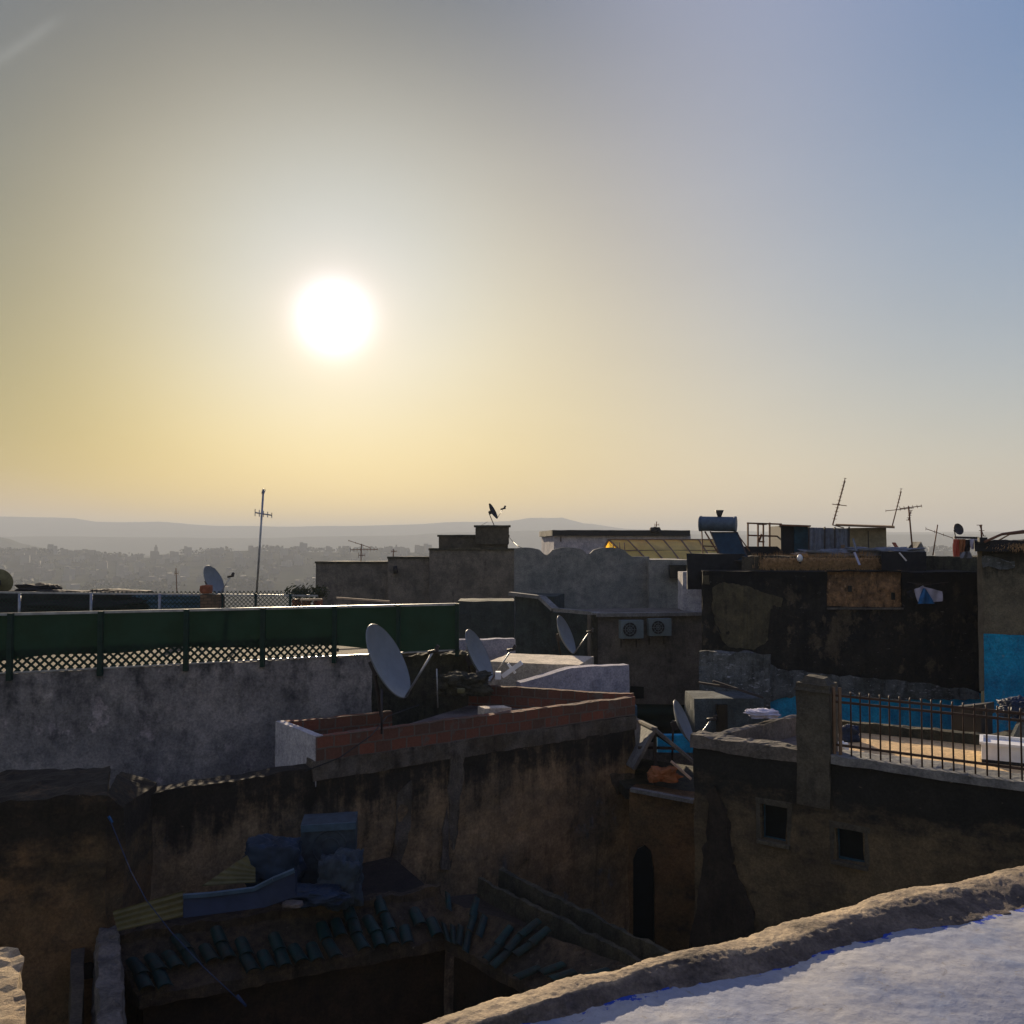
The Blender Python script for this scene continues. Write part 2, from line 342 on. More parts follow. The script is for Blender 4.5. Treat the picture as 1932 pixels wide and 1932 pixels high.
# ------------------------------------------------------------------ terrain (one sheet out to the mountains)
def prof(pts, u):
    if u <= pts[0][0]: return pts[0][1]
    for (a, va), (b, vb) in zip(pts, pts[1:]):
        if u <= b: t = (u-a)/(b-a); t = t*t*(3-2*t); return va+(vb-va)*t
    return pts[-1][1]
V7 = [(-900, 985), (0, 974), (90, 976), (143, 978), (175, 984), (283, 985), (433, 992), (547, 994), (745, 991), (901, 984), (960, 983), (1005, 977), (1035, 978), (1060, 977), (1100, 988), (1199, 999), (1500, 1003), (1735, 1004), (2800, 1000)]
V5 = [(-900, 1010), (500, 1014), (750, 1010), (900, 1002), (1100, 1000), (1250, 1008), (2800, 1012)]
V3 = [(-900, 985), (-200, 1000), (0, 1013), (60, 1029), (110, 1040), (200, 1048), (1500, 1048), (2800, 1040)]
V1 = [(-900, 1046), (0, 1047), (110, 1047), (250, 1052), (367, 1045), (467, 1041), (644, 1043), (900, 1043), (1150, 1060), (1500, 1050), (1690, 1046), (1800, 1038), (1900, 1036), (2800, 1040)]
def zof(u, v, r): q = ray(u, v); return q.z/math.hypot(q.x, q.y)*r
def height(u, r, nx, ny):
    h1 = zof(u, prof(V1, u), 1700); h3 = zof(u, prof(V3, u), 2600); h5 = zof(u, prof(V5, u), 3800); h7 = zof(u, prof(V7, u), 5200)
    st = [(0, -12), (110, -13), (420, -52), (820, -78), (1250, -46+h1*.2), (1700, h1), (1950, -60), (2250, -70), (2600, h3), (2900, -50), (3200, -30), (3800, h5), (4300, 0), (5200, h7), (6500, 20), (9000, 0)]
    h = prof(st, r)
    k = min(1, max(0, (r-300)/600))
    h += k*6*noise.noise(Vector((nx*.004, ny*.004, 0)))*(1 if r < 6000 else 2)
    if r > 2300: h += 3*noise.noise(Vector((nx*.001, ny*.001, 3)))
    return h
rs = [0.5, 20, 60, 110, 160, 220, 300, 380, 460, 560, 660, 760]+[820+i*44 for i in range(1, 38)]+[2500+i*90 for i in range(40)]+[6200, 6600, 7200, 8000, 9000]
mb = MB()
def azof(u): return math.atan((u-966)/F)
azs = [azof(-1300+i*20) for i in range(231)]
nb = 60; azs += [azs[230]+(2*math.pi-(azs[230]-azs[0]))*i/nb for i in range(1, nb)]
rows = []
for r in rs:
    row = []
    for a in azs:
        x = math.sin(a)*r; y = math.cos(a)*r
        uu = 966+F*math.tan(max(-.95, min(.95, a if a < math.pi else a-2*math.pi)))
        row.append(mb.bm.verts.new((x, y, height(max(-900, min(2800, uu)), r, x, y))))
    rows.append(row)
for a, b in zip(rows, rows[1:]):
    for i in range(len(azs)):
        j = (i+1) % len(azs); f = mb.bm.faces.new((a[i], a[j], b[j], b[i])); f.smooth = True
mb.bm.faces.new(rows[0])
tag(mb.build('ground', 'earth'), kind='structure')
# haze
hz = G('haze_air'); v = hz.N.new('ShaderNodeVolumePrincipled'); v.inputs['Density'].default_value = HAZE_DENSITY
v.inputs['Color'].default_value = HAZE_COLOR; v.inputs['Anisotropy'].default_value = .0
hz.N.remove(hz.b); hz.L.new(v.outputs[0], hz.N['Material Output'].inputs['Volume'])
tag(MB().box(-9500, 9500, -9300, 9300, -110, 195).build('haze', hz.m), 'thin pale haze lying over the valley and hills', 'haze', kind='stuff')

# ------------------------------------------------------------------ far town
protos = []
def far_house(kind, w, dp, h):
    mb = MB(); mb.box(-w/2, w/2, -dp/2, dp/2, -12, h)
    if kind % 3 == 0: mb.box(-w/2, -w*.1, -dp/2+.5, dp/2-.5, h, h+3)
    if kind % 3 == 1: mb.box(w*.15, w/2-1, -dp/2+1, dp/2-1, h, h+2.6)
    mb.box(-w/2, w/2, -dp/2-.1, -dp/2+.2, h, h+.9)
    for z in range(int(h//3)):
        for i in range(int(w//3.5)):
            if (i*7+z*3+kind) % 4: mb.box(-w/2+1.2+i*3.5, -w/2+2.3+i*3.5, -dp/2-.06, -dp/2+.1, z*3+1, z*3+2.2)
    return mb
me_list = []
for k in range(14):
    o = far_house(k, random.uniform(8, 22), random.uniform(8, 14), random.choice([6, 7, 9, 9, 12, 15])).build('town_house', 'far_house_pale' if k % 5 == 0 else 'far_house')
    me_list.append(o)
cnt = 0
def put_house(u, r, tmpl, rz):
    global cnt
    a = azof(u); x = math.sin(a)*r; y = math.cos(a)*r
    o = me_list[cnt] if cnt < len(me_list) else me_list[tmpl].copy()
    if cnt >= len(me_list): COL.objects.link(o)
    o.location = (x, y, height(u, r, x, y)-.5); o.rotation_euler = (0, 0, rz)
    pale = me_list.index(o) % 5 == 0 if cnt < len(me_list) else tmpl % 5 == 0
    tag(o, 'pale flat-roofed house fading into haze in the far town' if pale else 'grey-brown flat-roofed house fading into haze in the far town', 'house',
        'pale houses of the far town' if pale else 'grey houses of the far town'); cnt += 1
for i in range(235):
    u = random.uniform(-20, 840) if i < 205 else random.uniform(1660, 1870)
    r = random.choice([random.uniform(1000, 1700), random.uniform(1350, 1720)])
    put_house(u, r, random.randrange(14), random.uniform(-.6, .6))
a = azof(65); mb = MB(); mb.box(-5, 5, -5, 5, -5, 9); mb.box(-3, 3, -3, 3, 9, 13)
o = mb.build('tower', 'far_house'); r = 1690; o.location = (math.sin(a)*r, math.cos(a)*r, height(65, r, 0, 0)); tag(o, 'lone stubby tower on the crest of the far town at left', 'tower')
for u, h in ((295, 17), (748, 12)):
    a = azof(u); mb = MB(); mb.box(-2.2, 2.2, -2.2, 2.2, -5, h); mb.box(-1.1, 1.1, -1.1, 1.1, h, h+3.5)
    if u > 700: mb.box(3.2, 7.5, -2, 2, -5, h-4)
    o = mb.build('minaret', 'far_house'); o.location = (math.sin(a)*r, math.cos(a)*r, height(u, r, 0, 0))
    tag(o, 'thin minaret rising from the far town beyond the satellite dish' if u < 700 else 'wider minaret with a lower block on the skyline above the stepped concrete house', 'minaret')
mb = MB()
for i in range(1500):                                          # tree belts among the far houses, as one mass
    u = random.uniform(-60, 860) if i < 1250 else random.uniform(1640, 1880)
    r = random.choice([random.uniform(850, 1730), random.gauss(1700, 12), random.gauss(1180, 30)])
    if noise.noise(Vector((u*.012, r*.006, 1))) < -.12 and i < 1250: continue
    a = azof(u); x = math.sin(a)*r; y = math.cos(a)*r; z = height(u, r, x, y); s = random.uniform(2.5, 6)
    for k in range(9):
        c = Vector((x, y, z+s*.7))+Vector((random.gauss(0, 1)*s*.9, random.gauss(0, 1)*s*.9, random.uniform(-.4, .9)*s))
        q = s*random.uniform(.25, .6); n1 = Vector([random.gauss(0, 1) for _ in range(3)]).normalized(); t1 = n1.orthogonal().normalized(); t2 = n1.cross(t1)
        mb.face([c+t1*q, c+t2*q*.9, c-t1*q, c-t2*q])
tag(mb.build('distant_trees', 'tree_leaf'), 'dark belts of trees between the far houses', 'trees', kind='stuff')

# ================================================================== helpers for rooftop things
def dish(label, c, rad, nvec, foot, group='satellite dishes', mat='dish_grey', name='satellite_dish', down=None, arm=True, lnb=1.0, stay=None):
    c = Vector(c); n = Vector(nvec).normalized(); foot = Vector(foot)
    t = thing(name, label, 'satellite dish', foot, group)
    up = (Vector((0, 0, 1))-n*n.z).normalized(); sd = n.cross(up).normalized()
    mb = MB(); dep = rad*.26
    for off, k in ((0, 1), (-.018, 1)):
        mb.grid(lambda i, j, off=off: c+(sd*math.cos(i*2*math.pi)*.94+up*math.sin(i*2*math.pi))*rad*max(j, .002)+n*(dep*(j*j-1)+off), 40, 8, smooth=True, closeu=True)
    mb.grid(lambda i, j: c+(sd*math.cos(i*2*math.pi)*.94+up*math.sin(i*2*math.pi))*rad*(1+.016*math.sin(j*math.pi))+n*(-.022+.026*j), 40, 4, smooth=True, closeu=True)
    refl = mb.build('reflector', mat, t)
    back = c-n*(dep+.02)
    mb = MB(); mb.tube([foot, Vector((back.x-.12*n.x, back.y-.12*n.y, back.z-.1)), Vector((back.x-.12*n.x, back.y-.12*n.y, back.z+.08))], .028*max(.6, rad/.6), 8)
    mb.build('mast', 'dark_metal', t)
    mb = MB(); mb.bar(back-n*.14, back+n*.01, .16*rad/.6, .22*rad/.6); mb.build('bracket', 'dark_metal', t)
    if arm:
        low = c-up*rad*.99; foc = c+n*rad*1.15-up*rad*.30
        MB().tube([low, foc], .018*max(.8, rad/.6), 6).build('feed_arm', 'galvanised', t)
        mb = MB(); d = (c-foc).normalized(); mb.tube([foc-d*.10*lnb, foc-d*.03, foc+d*.02, foc+d*.10*lnb], .032*lnb, 10); mb.bar(foc-d*.05*lnb+Vector((0, 0, .02)), foc-d*.10*lnb+Vector((0, 0, .09*lnb)), .06*lnb)
        mb.build('receiver', 'dark_metal', t)
    if stay: MB().tube(stay, .012, 6).build('stay', 'galvanised', t)
    return t
NV = (.84, -.36, .40)
random.seed(11)
def antenna(label, foot, top, booms, name='antenna', group=None, r=.018, mat='rust', mat2=None):
    foot = Vector(foot); top = Vector(top)
    t = thing(name, label, 'antenna', foot, group)
    MB().tube([foot, foot.lerp(top, .5), top], r, 6).build('mast', mat, t)
    for (f, dv, ln, n, el, ev) in booms:   # fraction up the mast, boom direction, length, elements, element length, element direction
        c = foot.lerp(top, f); dv = Vector(dv).normalized(); ev = Vector(ev).normalized()
        mb = MB(); mb.tube([c-dv*ln*.4, c+dv*ln*.6], r*.6, 5)
        for i in range(n):
            q = c-dv*ln*.4+dv*ln*i/max(1, n-1); k = el*(1-.35*i/max(1, n))
            mb.tube([q-ev*k/2, q+ev*k/2], r*.4, 5)
        mb.build('boom', mat2 or mat, t)
    return t
def lattice(mb, a, b, z0, z1, pitch, w, nv=None):
    # two crossed sets of thin strips in the vertical plane over the line a-b
    a = Vector((a.x, a.y, 0)); b = Vector((b.x, b.y, 0)); Ln = (b-a).length; t = (b-a)/Ln; n = nrm((a, b)); H = z1-z0
    k = -int(H/pitch)-1
    for sgn, off in ((1, 0), (-1, .006)):
        s = -H
        while s < Ln+H:
            s0, s1 = s, s+H; q0, q1 = z0, z1
            lo, hi = max(0, s0), min(Ln, s1)
            if hi > lo:
                za = q0+(lo-s0); zb_ = q0+(hi-s0)
                if sgn < 0: za, zb_ = z1-(lo-s0), z1-(hi-s0)
                A = a+t*lo+n*off+Vector((0, 0, za)); B = a+t*hi+n*off+Vector((0, 0, zb_))
                d = (B-A).normalized(); u_ = n.cross(d)*w/2
                mb.face([A-u_, B-u_, B+u_, A+u_])
            s += pitch
# ================================================================== our own terrace at the bottom right
ZC = -1.2
out_e = [(700, 1966), (796, 1932), (863, 1907), (913, 1889), (1029, 1859), (1096, 1842), (1159, 1833), (1223, 1811), (1343, 1781), (1455, 1745), (1599, 1711), (1699, 1679), (1799, 1665), (1879, 1641), (1932, 1631), (2060, 1600), (2200, 1575), (2746, 1457)]
in_e = [(700, 1996), (835, 1950), (913, 1924), (1000, 1898), (1060, 1876), (1159, 1851), (1223, 1829), (1299, 1806), (1399, 1787), (1480, 1768), (1559, 1745), (1640, 1716), (1700, 1699), (1799, 1677), (1879, 1652), (1932, 1646), (2060, 1615), (2200, 1590), (2746, 1470)]
blu_e = [(700, 2040), (900, 1962), (979, 1931), (1060, 1918), (1159, 1897), (1239, 1879), (1399, 1841), (1519, 1811), (1619, 1783), (1707, 1751), (1819, 1743), (1932, 1719), (2060, 1690), (2200, 1665), (2746, 1502)]
def lin(pts, u):
    if u <= pts[0][0]: return pts[0][1]
    for (a, va), (b, vb) in zip(pts, pts[1:]):
        if u <= b: return va+(vb-va)*(u-a)/(b-a)
    return pts[-1][1]
def section(u):
    o = Z(u, lin(out_e, u), ZC-.012)
    i = Z(u, lin(in_e, u), ZC+.004); l = Z(u, lin(blu_e, u), ZC-.030)
    return o, i, l
par = thing('roof_parapet', 'sunlit rough mortar curb edging the white and blue plaster parapet in the foreground', 'parapet', (1.2, 2.2, ZC-2))
CURB_SHADE = []
def curb_fn(i, j):
    u = 640+i*2090; o, q, l = section(u)
    side = (o-q); side.z = 0; side.normalize()
    pts = [o+side*.03+Vector((0, 0, -2.4)), o+side*.025+Vector((0, 0, -.25)), o+side*.012+Vector((0, 0, -.03)), o, o.lerp(q, .5)+Vector((0, 0, .006)), q, q.lerp(l, .35)+Vector((0, 0, .004)), q.lerp(l, .75)+Vector((0, 0, -.004)), l, l-side*.05+Vector((0, 0, -.03))]
    k = j*(len(pts)-1); a = int(min(k, len(pts)-2)); p = pts[a].lerp(pts[a+1], k-a)
    w = 1 if j > .12 else .3
    CURB_SHADE.append(max(0, min(1, (k-5.0)/.5+1.3*noise.noise(p*6)+.7*noise.noise(p*21))))
    return p+w*(.012*noise.noise_vector(p*3)+.005*noise.noise_vector(p*11)+.0035*noise.noise_vector(p*31)+.0024*noise.noise_vector(p*75))
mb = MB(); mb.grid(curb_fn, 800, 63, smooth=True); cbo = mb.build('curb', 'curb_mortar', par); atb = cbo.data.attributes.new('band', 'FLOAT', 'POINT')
for i, v_ in enumerate(CURB_SHADE): atb.data[i].value = v_

LEDGE = []
def ledge_fn(i, j):
    u = 640+i*2090; o, q, l = section(u); side = (l-o); side.z = 0; side.normalize()
    s = -.03+j*1.25
    z = .012*s-.045*s*s
    p = l+side*s+Vector((0, 0, z+.004))
    p = p+Vector((0, 0, 1))*(.012*noise.noise(p*2.2)+.004*noise.noise(p*7)+.0016*noise.noise(p*22)+.0006*noise.noise(p*60))
    p = p+side*.02*noise.noise(Vector((u*.02, 0, 0)))*max(0, 1-j*4)
    LEDGE.append(max(0, min(1, (s+.02)*1.0))); return p
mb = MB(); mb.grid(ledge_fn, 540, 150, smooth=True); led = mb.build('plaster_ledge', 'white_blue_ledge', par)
atr = led.data.attributes.new('edge', 'FLOAT', 'POINT')
for i, v_ in enumerate(LEDGE): atr.data[i].value = v_
own = MB(); own.hexa([(-.6, 1.5, -12), (5.6, 4.4, -12), (6.5, -6, -12), (-3, -6, -12), (-.9, 1.2, -3.6), (5.6, 4.0, -3.6), (6.5, -6, -3.6), (-3, -6, -3.6)], res=.6, amp=.03)
tag(own.build('terrace_house', 'mud'), 'plain mud-plastered house under the foreground parapet', 'house')
# lit wall end at the bottom left
zz = -1.75
a = Z(-90, 1768, zz); b = Z(36, 1790, zz); c = Z(48, 1990, zz-.02); d = Z(-120, 2000, zz)
mb = MB(); mb.hexa([d+Vector((0, 0, -9)), c+Vector((.02, 0, -9)), b+Vector((.02, 0, -9)), a+Vector((0, 0, -9)), d, c, b, a], res=.045, amp=.022, fr=6, top=.02)
tag(mb.build('stub_wall', 'lit_stone'), 'crumbling sunlit wall end in the bottom left corner', 'wall')

# ================================================================== the brown house with the brick parapet
L0 = Vector((-3.17, 14.5, 0)); DR = Vector((5.65, 4.0, 0))
def LP(t, z): p = L0+DR*t; return Vector((p.x, p.y, z))
NN = Vector((-4.0, 5.65, 0)).normalized()
main = thing('brown_house', 'long brown plastered house with a low red brick parapet round its triangular roof', 'house', (0, 16.5, -12))
mb = MB()
mb.hexa(wallh(LP(0, -3.62), LP(1.012, -3.80), -12, .5), res=.11, amp=.035, fr=1.6)
mb.hexa(wallh(LP(-.428, -3.60), LP(0, -3.58), -12, .38), res=.09, amp=.03, fr=1.8, top=.025)
mb.build('front_wall', 'brown_plaster', main)
roofpoly = [LP(0, 0)+NN*.5, LP(1.0, 0)+NN*.5, Vector((-.97, 19.9, 0)), Vector((-2.3, 17.4, 0)), Vector((-4.0, 15.8, 0))]
mb = MB(); mb.slab([Vector((p.x, p.y, -3.55)) for p in roofpoly], (0, 0, -8)); mb.build('roof', 'roof_screed', main)
# grey mortar band under the bricks
mb = MB(); mb.hexa(wallh(LP(-.01, -3.47)-NN*.03, LP(1.016, -3.52)-NN*.03, -3.80, .3), res=.06, amp=.02, fr=3); mb.build('mortar_band', 'band_mortar', main)
mb = MB(); mb.hexa(wallh(LP(.0, -3.09)-NN*.01, LP(1.012, -3.13)-NN*.01, -3.50, .16), res=.06, amp=.010, fr=3, top=.018)
B0 = LP(1.0, -3.13)
mb.hexa([Vector((*q[:2], zq)) for zq in (-3.56, -3.10) for q in ((B0.x-.02, B0.y+.16, 0), (-.97, 19.95, 0), (-.90, 20.08, 0), (B0.x+.08, B0.y+.26, 0))], res=.07, amp=.008, fr=3, top=.02)
mb.hexa([Vector((*q[:2], zq)) for zq in (-3.56, -3.12) for q in ((-4.0, 15.85, 0), (-2.26, 16.85, 0), (-2.33, 16.97, 0), (-4.08, 15.97, 0))], res=.07, amp=.008, fr=3, top=.015)
mb.build('brick_parapet', 'red_brick', main)
mb = MB(); a_ = Vector((-3.19, 14.50, 0)); b_ = Vector((-4.16, 15.73, 0)); nn_ = Vector((.79, .61, 0))*.14
zl = -3.90
mb.hexa([Vector((b_.x, b_.y, zl)), Vector((a_.x, a_.y, zl)), Vector((a_.x, a_.y, zl))+nn_, Vector((b_.x, b_.y, zl))+nn_, Vector((b_.x, b_.y, -3.08)), Vector((a_.x, a_.y, -3.08)), Vector((a_.x, a_.y, -3.08))+nn_, Vector((b_.x, b_.y, -3.08))+nn_], res=.08, amp=.006)
mb.build('white_parapet_end', 'white_wash', main)
plf = (LP(0, 0), LP(1, 0))
mb = MB()
for q in ([(850, 1415), (880, 1410), (870, 1480), (862, 1560), (850, 1640), (828, 1640), (842, 1520)], [(1150, 1460), (1195, 1462), (1200, 1500), (1162, 1498)], [(752, 1500), (775, 1470), (772, 1560), (748, 1660), (735, 1640)]):
    MB().slab(rag([on(u, v, plf, .03) for u, v in q], .1, .05), -nrm(plf)*.06).build('cement_repair', 'band_mortar', main)
# left neighbour, a little nearer
left = thing('orange_house', 'orange-brown plastered house filling the lower left, its corner standing proud', 'house', (-7, 12, -12))
a = P(-160, 1525, 10.9); b = P(203, 1490, 11.75); c = P(236, 1512, 11.95)
ztl = a.z
mb = MB(); mb.hexa(wallh(Vector((a.x, a.y, -3.18)), Vector((b.x, b.y, -3.24)), -12, 1.6), res=.1, amp=.04, fr=1.6, top=.05); mb.build('front_wall', 'orange_plaster', left)
mb = MB(); mb.hexa([(b.x-.01, b.y+.02, -12), (c.x, c.y, -12), (c.x-.1, c.y+1.3, -12), (b.x-.4, b.y+1.3, -12), (b.x-.01, b.y+.02, -3.25), (c.x, c.y, -3.46), (c.x-.1, c.y+1.3, -3.5), (b.x-.4, b.y+1.3, -3.27)], res=.1, amp=.03, fr=1.6, top=.03)
mb.build('corner_pier', 'orange_plaster', left)
mb = MB(); mb.tube([P(205, 1540, 11.7), P(212, 1552, 11.7)], .016, 6); mb.build('rag', 'blue_cloth', left)

# ================================================================== the riad with green tiled eaves
ri = thing('courtyard_house', 'old courtyard house with broken green glazed tile eaves round a dark open well', 'house', (0, 11.5, -12))
zr, ze = -5.1, -5.42
A = Z(205, 1778, zr); B = Z(815, 1688, zr); C = Z(1300, 1868, zr)
D = Z(262, 1872, ze); E_ = Z(838, 1765, ze); F_ = Z(1090, 1905, ze); Gq = Z(380, 2080, ze); Al = Z(262, 1990, zr)
def eave(p0, p1, q0, q1, name='eave_back', seed=1, present=.72, n=26):
    rnd = random.Random(seed)
    mb = MB(); mb.hexa([q0+Vector((0, 0, -.20)), q1+Vector((0, 0, -.20)), p1+Vector((0, 0, -.5)), p0+Vector((0, 0, -.5)), q0+Vector((0, 0, -.06)), q1+Vector((0, 0, -.06)), p1+Vector((0, 0, .02)), p0+Vector((0, 0, .02))], res=.06, amp=.022, fr=3.5, top=.022)
    sl = mb.build('eave_slope', 'rubble', ri)
    k = 0
    tiles = MB()
    for i in range(n):
        t = (i+.5)/n
        hi = p0.lerp(p1, t); lo = q0.lerp(q1, t); w = (q1-q0).length/n
        ax = (lo-hi).normalized(); sd = (q1-q0).normalized(); up = sd.cross(ax); up = -up if up.z < 0 else up
        ln = (lo-hi).length
        for row in range(3):
            if rnd.random() > present*(1, .85, .35)[row]: continue
            s1 = ln-row*.26+.05+rnd.uniform(-.03, .03); s0 = s1-.30
            off = up*(.02+.012*row)+sd*rnd.uniform(-.02, .02); sk = rnd.uniform(-.12, .12)
            def fn(a, b, s0=s0, s1=s1, off=off, sk=sk):
                s = s0+(s1-s0)*b; ang = math.pi*a; r_ = w*.44*(1-.12*(1-b))
                return hi+ax*s+off+sd*(math.cos(ang)*r_+sk*(b-.5)*.3)+up*(math.sin(ang)*r_*.9+.012*b)
            tiles.grid(fn, 8, 2, smooth=True)
            tiles.grid(lambda a, b, fn=fn: fn(a, 1)-up*.018*b, 8, 1)
    tiles.build('roof_tiles', 'green_glaze', ri)
eave(A, B, D, E_, seed=4, present=.80, n=19)
eave(B, C, E_, F_, seed=5, present=.70, n=17)
rib = MB()
def ridge(p, q, w, h, mb, amp=.03):
    d = (q-p); n = Vector((-d.y, d.x, 0)).normalized()*w/2
    mb.hexa([p-n+Vector((0, 0, -.35)), q-n+Vector((0, 0, -.35)), q+n+Vector((0, 0, -.35)), p+n+Vector((0, 0, -.35)), p-n*.7+Vector((0, 0, h)), q-n*.7+Vector((0, 0, h)), q+n*.7+Vector((0, 0, h)), p+n*.7+Vector((0, 0, h))], res=.06, amp=amp, fr=3.5, top=.05)
ridge(A+Vector((-.1, 0, 0)), B+Vector((.1, .05, 0)), .22, .10, rib, .03)
rib.build('ridge', 'rubble', ri)
rib = MB(); ridge(Z(905, 1668, zr), Z(1300, 1872, zr), .10, .10, rib, .012); rib.build('gutter_wall', 'mossy', ri)
rib = MB(); ridge(Z(945, 1655, zr), Z(1330, 1850, zr), .12, .12, rib, .015); rib.build('gutter_wall', 'mossy', ri)
rib = MB(); ridge(A+Vector((-.05, .1, 0)), Al+Vector((0, -.6, 0)), .34, .16, rib, .04); rib.build('side_parapet', 'dark_concrete', ri)
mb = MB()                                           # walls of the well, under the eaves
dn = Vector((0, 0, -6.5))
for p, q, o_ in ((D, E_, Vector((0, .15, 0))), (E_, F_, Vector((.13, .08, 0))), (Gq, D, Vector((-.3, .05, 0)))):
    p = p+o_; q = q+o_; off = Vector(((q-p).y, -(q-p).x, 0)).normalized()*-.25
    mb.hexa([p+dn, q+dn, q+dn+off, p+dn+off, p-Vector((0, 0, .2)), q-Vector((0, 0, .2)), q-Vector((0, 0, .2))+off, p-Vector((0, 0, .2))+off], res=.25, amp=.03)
mb.build('well_wall', 'well_shade', ri)
mb = MB(); zb_ = -5.28                              # flat roof behind the eaves, up to the brown wall
mb.slab([Vector((A.x-.4, A.y, zb_)), Vector((B.x, B.y, zb_)), Vector((C.x, C.y, zb_)), Vector((Z(1330, 1850, zr).x, Z(1330, 1850, zr).y, zb_)), Vector((Z(925, 1660, zr).x, Z(925, 1660, zr).y, zb_)), Vector((B.x+.1, B.y+.35, zb_)), LP(.20, zb_), LP(-.43, zb_), Vector((A.x-.6, A.y+.3, zb_))], (0, 0, -.3))
mb.build('flat_roof', 'dark_earth', ri)
# outer side wall of the riad on the left
mb = MB(); mb.hexa([Vector((A.x-.42, A.y-.1, -12)), Vector((Al.x-.32, Al.y-.8, -12)), Vector((Al.x-.22, Al.y-.8, -12)), Vector((A.x-.3, A.y, -12)), Vector((A.x-.42, A.y-.1, -5.15)), Vector((Al.x-.32, Al.y-.8, -5.15)), Vector((Al.x-.22, Al.y-.8, -5.15)), Vector((A.x-.3, A.y, -5.15))], res=.2, amp=.03)
mb.build('side_wall', 'mud', ri)
# ---- junk on the ledge
def corr(name, label, pts, mat, n=6, amp=.02, thick=.004, along=True):
    p = [Vector(q) for q in pts]; nor = (p[1]-p[0]).cross(p[3]-p[0]).normalized()
    nor = -nor if nor.y > 0 else nor
    mb = MB()
    def fn(a, b, o=0): return (p[0].lerp(p[1], a)).lerp(p[3].lerp(p[2], a), b)+nor*(amp*math.sin((b if along else a)*n*2*math.pi)+o)
    mb.grid(lambda a, b: fn(a, b), 40 if not along else 6, 40 if along else 6, smooth=True)
    mb.grid(lambda a, b: fn(a, b, -thick), 40 if not along else 6, 40 if along else 6, smooth=True)
    return tag(mb.build(name, mat), label, 'sheet')
corr('corrugated_sheet', 'yellowish corrugated strip standing on the ledge left of the blue board', [P(222, 1757, 11.3), P(345, 1729, 11.5), P(345, 1681, 11.6), P(212, 1719, 11.4)], 'yellow_sheet', 4, .018)
corr('corrugated_sheet', 'greenish corrugated sheet leaning against the wall behind the blue board', [P(380, 1672, 12.1), P(482, 1665, 12.3), P(482, 1628, 12.5), P(474, 1608, 12.5)], 'yellow_sheet', 6, .012)
bt = thing('blue_board', 'dark blue board with a pale upper rim propped along the eave', 'board', P(440, 1715, 11.6))
bp = [P(346, 1692, 11.5), P(400, 1688, 11.6), P(480, 1678, 11.75), P(515, 1660, 11.8), P(556, 1643, 11.9), P(556, 1692, 11.8), P(500, 1712, 11.7), P(346, 1732, 11.4)]
MB().slab(bp, (.02, .05, 0)).build('panel', 'blue_board', bt)
mb = MB()
for p, q in zip(bp[:4], bp[1:5]): mb.bar(p+Vector((0, -.01, .01)), q+Vector((0, -.01, .01)), .06, .045)
mb.build('rim', 'light_blue_edge', bt)
def crumple(name, label, cat, c, size, mat, seed=0, amp=.25, flat=.0, fold=7):
    mb = MB(); c = Vector(c); sx, sy, sz = size
    def fn(i, j):
        a = i*2*math.pi; b = (j-.5)*math.pi; d = Vector((math.cos(a)*math.cos(b), math.sin(a)*math.cos(b), math.sin(b)))
        m = max(abs(d.x), abs(d.y), abs(d.z)); d = d.lerp(d/m, .55)
        k = 1+amp*noise.noise(d*1.7+Vector((seed, 0, 0)))+amp*.6*abs(noise.noise(d*fold*.6+Vector((seed, 3, 0))))+amp*.35*noise.noise(d*fold+Vector((0, seed, 0)))
        return c+Vector((d.x*sx*k, d.y*sy*k, max(-sz*.9, d.z*sz*k)))
    mb.grid(fn, 84, 44, smooth=True, closeu=True)
    return tag(mb.build(name, mat), label, cat)
crumple('tarpaulin', 'blue-grey tarpaulin bundle slumped beside the old cooler box', 'tarpaulin', P(640, 1655, 12.7)-Vector((0, 0, .05)), (.30, .24, .36), 'grey_tarp', 3, .35)
crumple('tarpaulin', 'low dark blue tarpaulin heap between the leaning sheet and the cooler box', 'tarpaulin', P(515, 1630, 12.65), (.38, .2, .34), 'blue_tarp', 5, .25)
crumple('tarpaulin', 'crumpled blue cloth spread on the ledge under the cooler box', 'tarpaulin', P(600, 1690, 12.3), (.36, .22, .09), 'blue_tarp', 8, .4)
crumple('cushion', 'small pale pink pad lying on the tiled ridge', 'cushion', P(552, 1706, 11.9), (.13, .08, .03), 'roof_screed', 9, .2)
cl = thing('cooler_box', 'old grey-blue metal cooler box with a round grille on the ledge', 'cooler', P(618, 1690, 13.0))
c0 = P(568, 1556, 13.0); c1 = P(672, 1550, 13.1)
mb = MB(); mb.hexa(wallh(c0, c1, -5.1, .5), res=.2, amp=.008); mb.build('casing', 'grey_tarp', cl)
mb = MB(); pc = (c0, c1); nr_ = nrm(pc)
for r_ in (.24, .13):
    cc_ = on(622, 1598, pc, .012); tx = (c1-c0).normalized()
    mb.tube([cc_+tx*math.cos(a)*r_+Vector((0, 0, math.sin(a)*r_)) for a in [k*2*math.pi/24 for k in range(25)]], .014, 5)
mb.build('grille', 'grey_tarp', cl)
mb = MB(); mb.bar(c0+nr_*.02-Vector((0, 0, .05)), c1+nr_*.02-Vector((0, 0, .05)), .03, .10); mb.build('lid_rim', 'light_blue_edge', cl)
for k, (u, v, d) in enumerate(((300, 1690, 11.9), (330, 1672, 12.1))):
    pass
mb = MB(); pts = [P(205, 1540, 11.40), P(226, 1592, 11.3), P(247, 1644, 11.1), P(276, 1698, 10.9), P(322, 1757, 10.6), P(385, 1825, 10.2), P(462, 1897, 9.8)]
mb.tube(pts, .006, 6); tag(mb.build('rope', 'blue_rope'), 'blue rope strung from the orange house corner down over the tiled eave', 'rope')
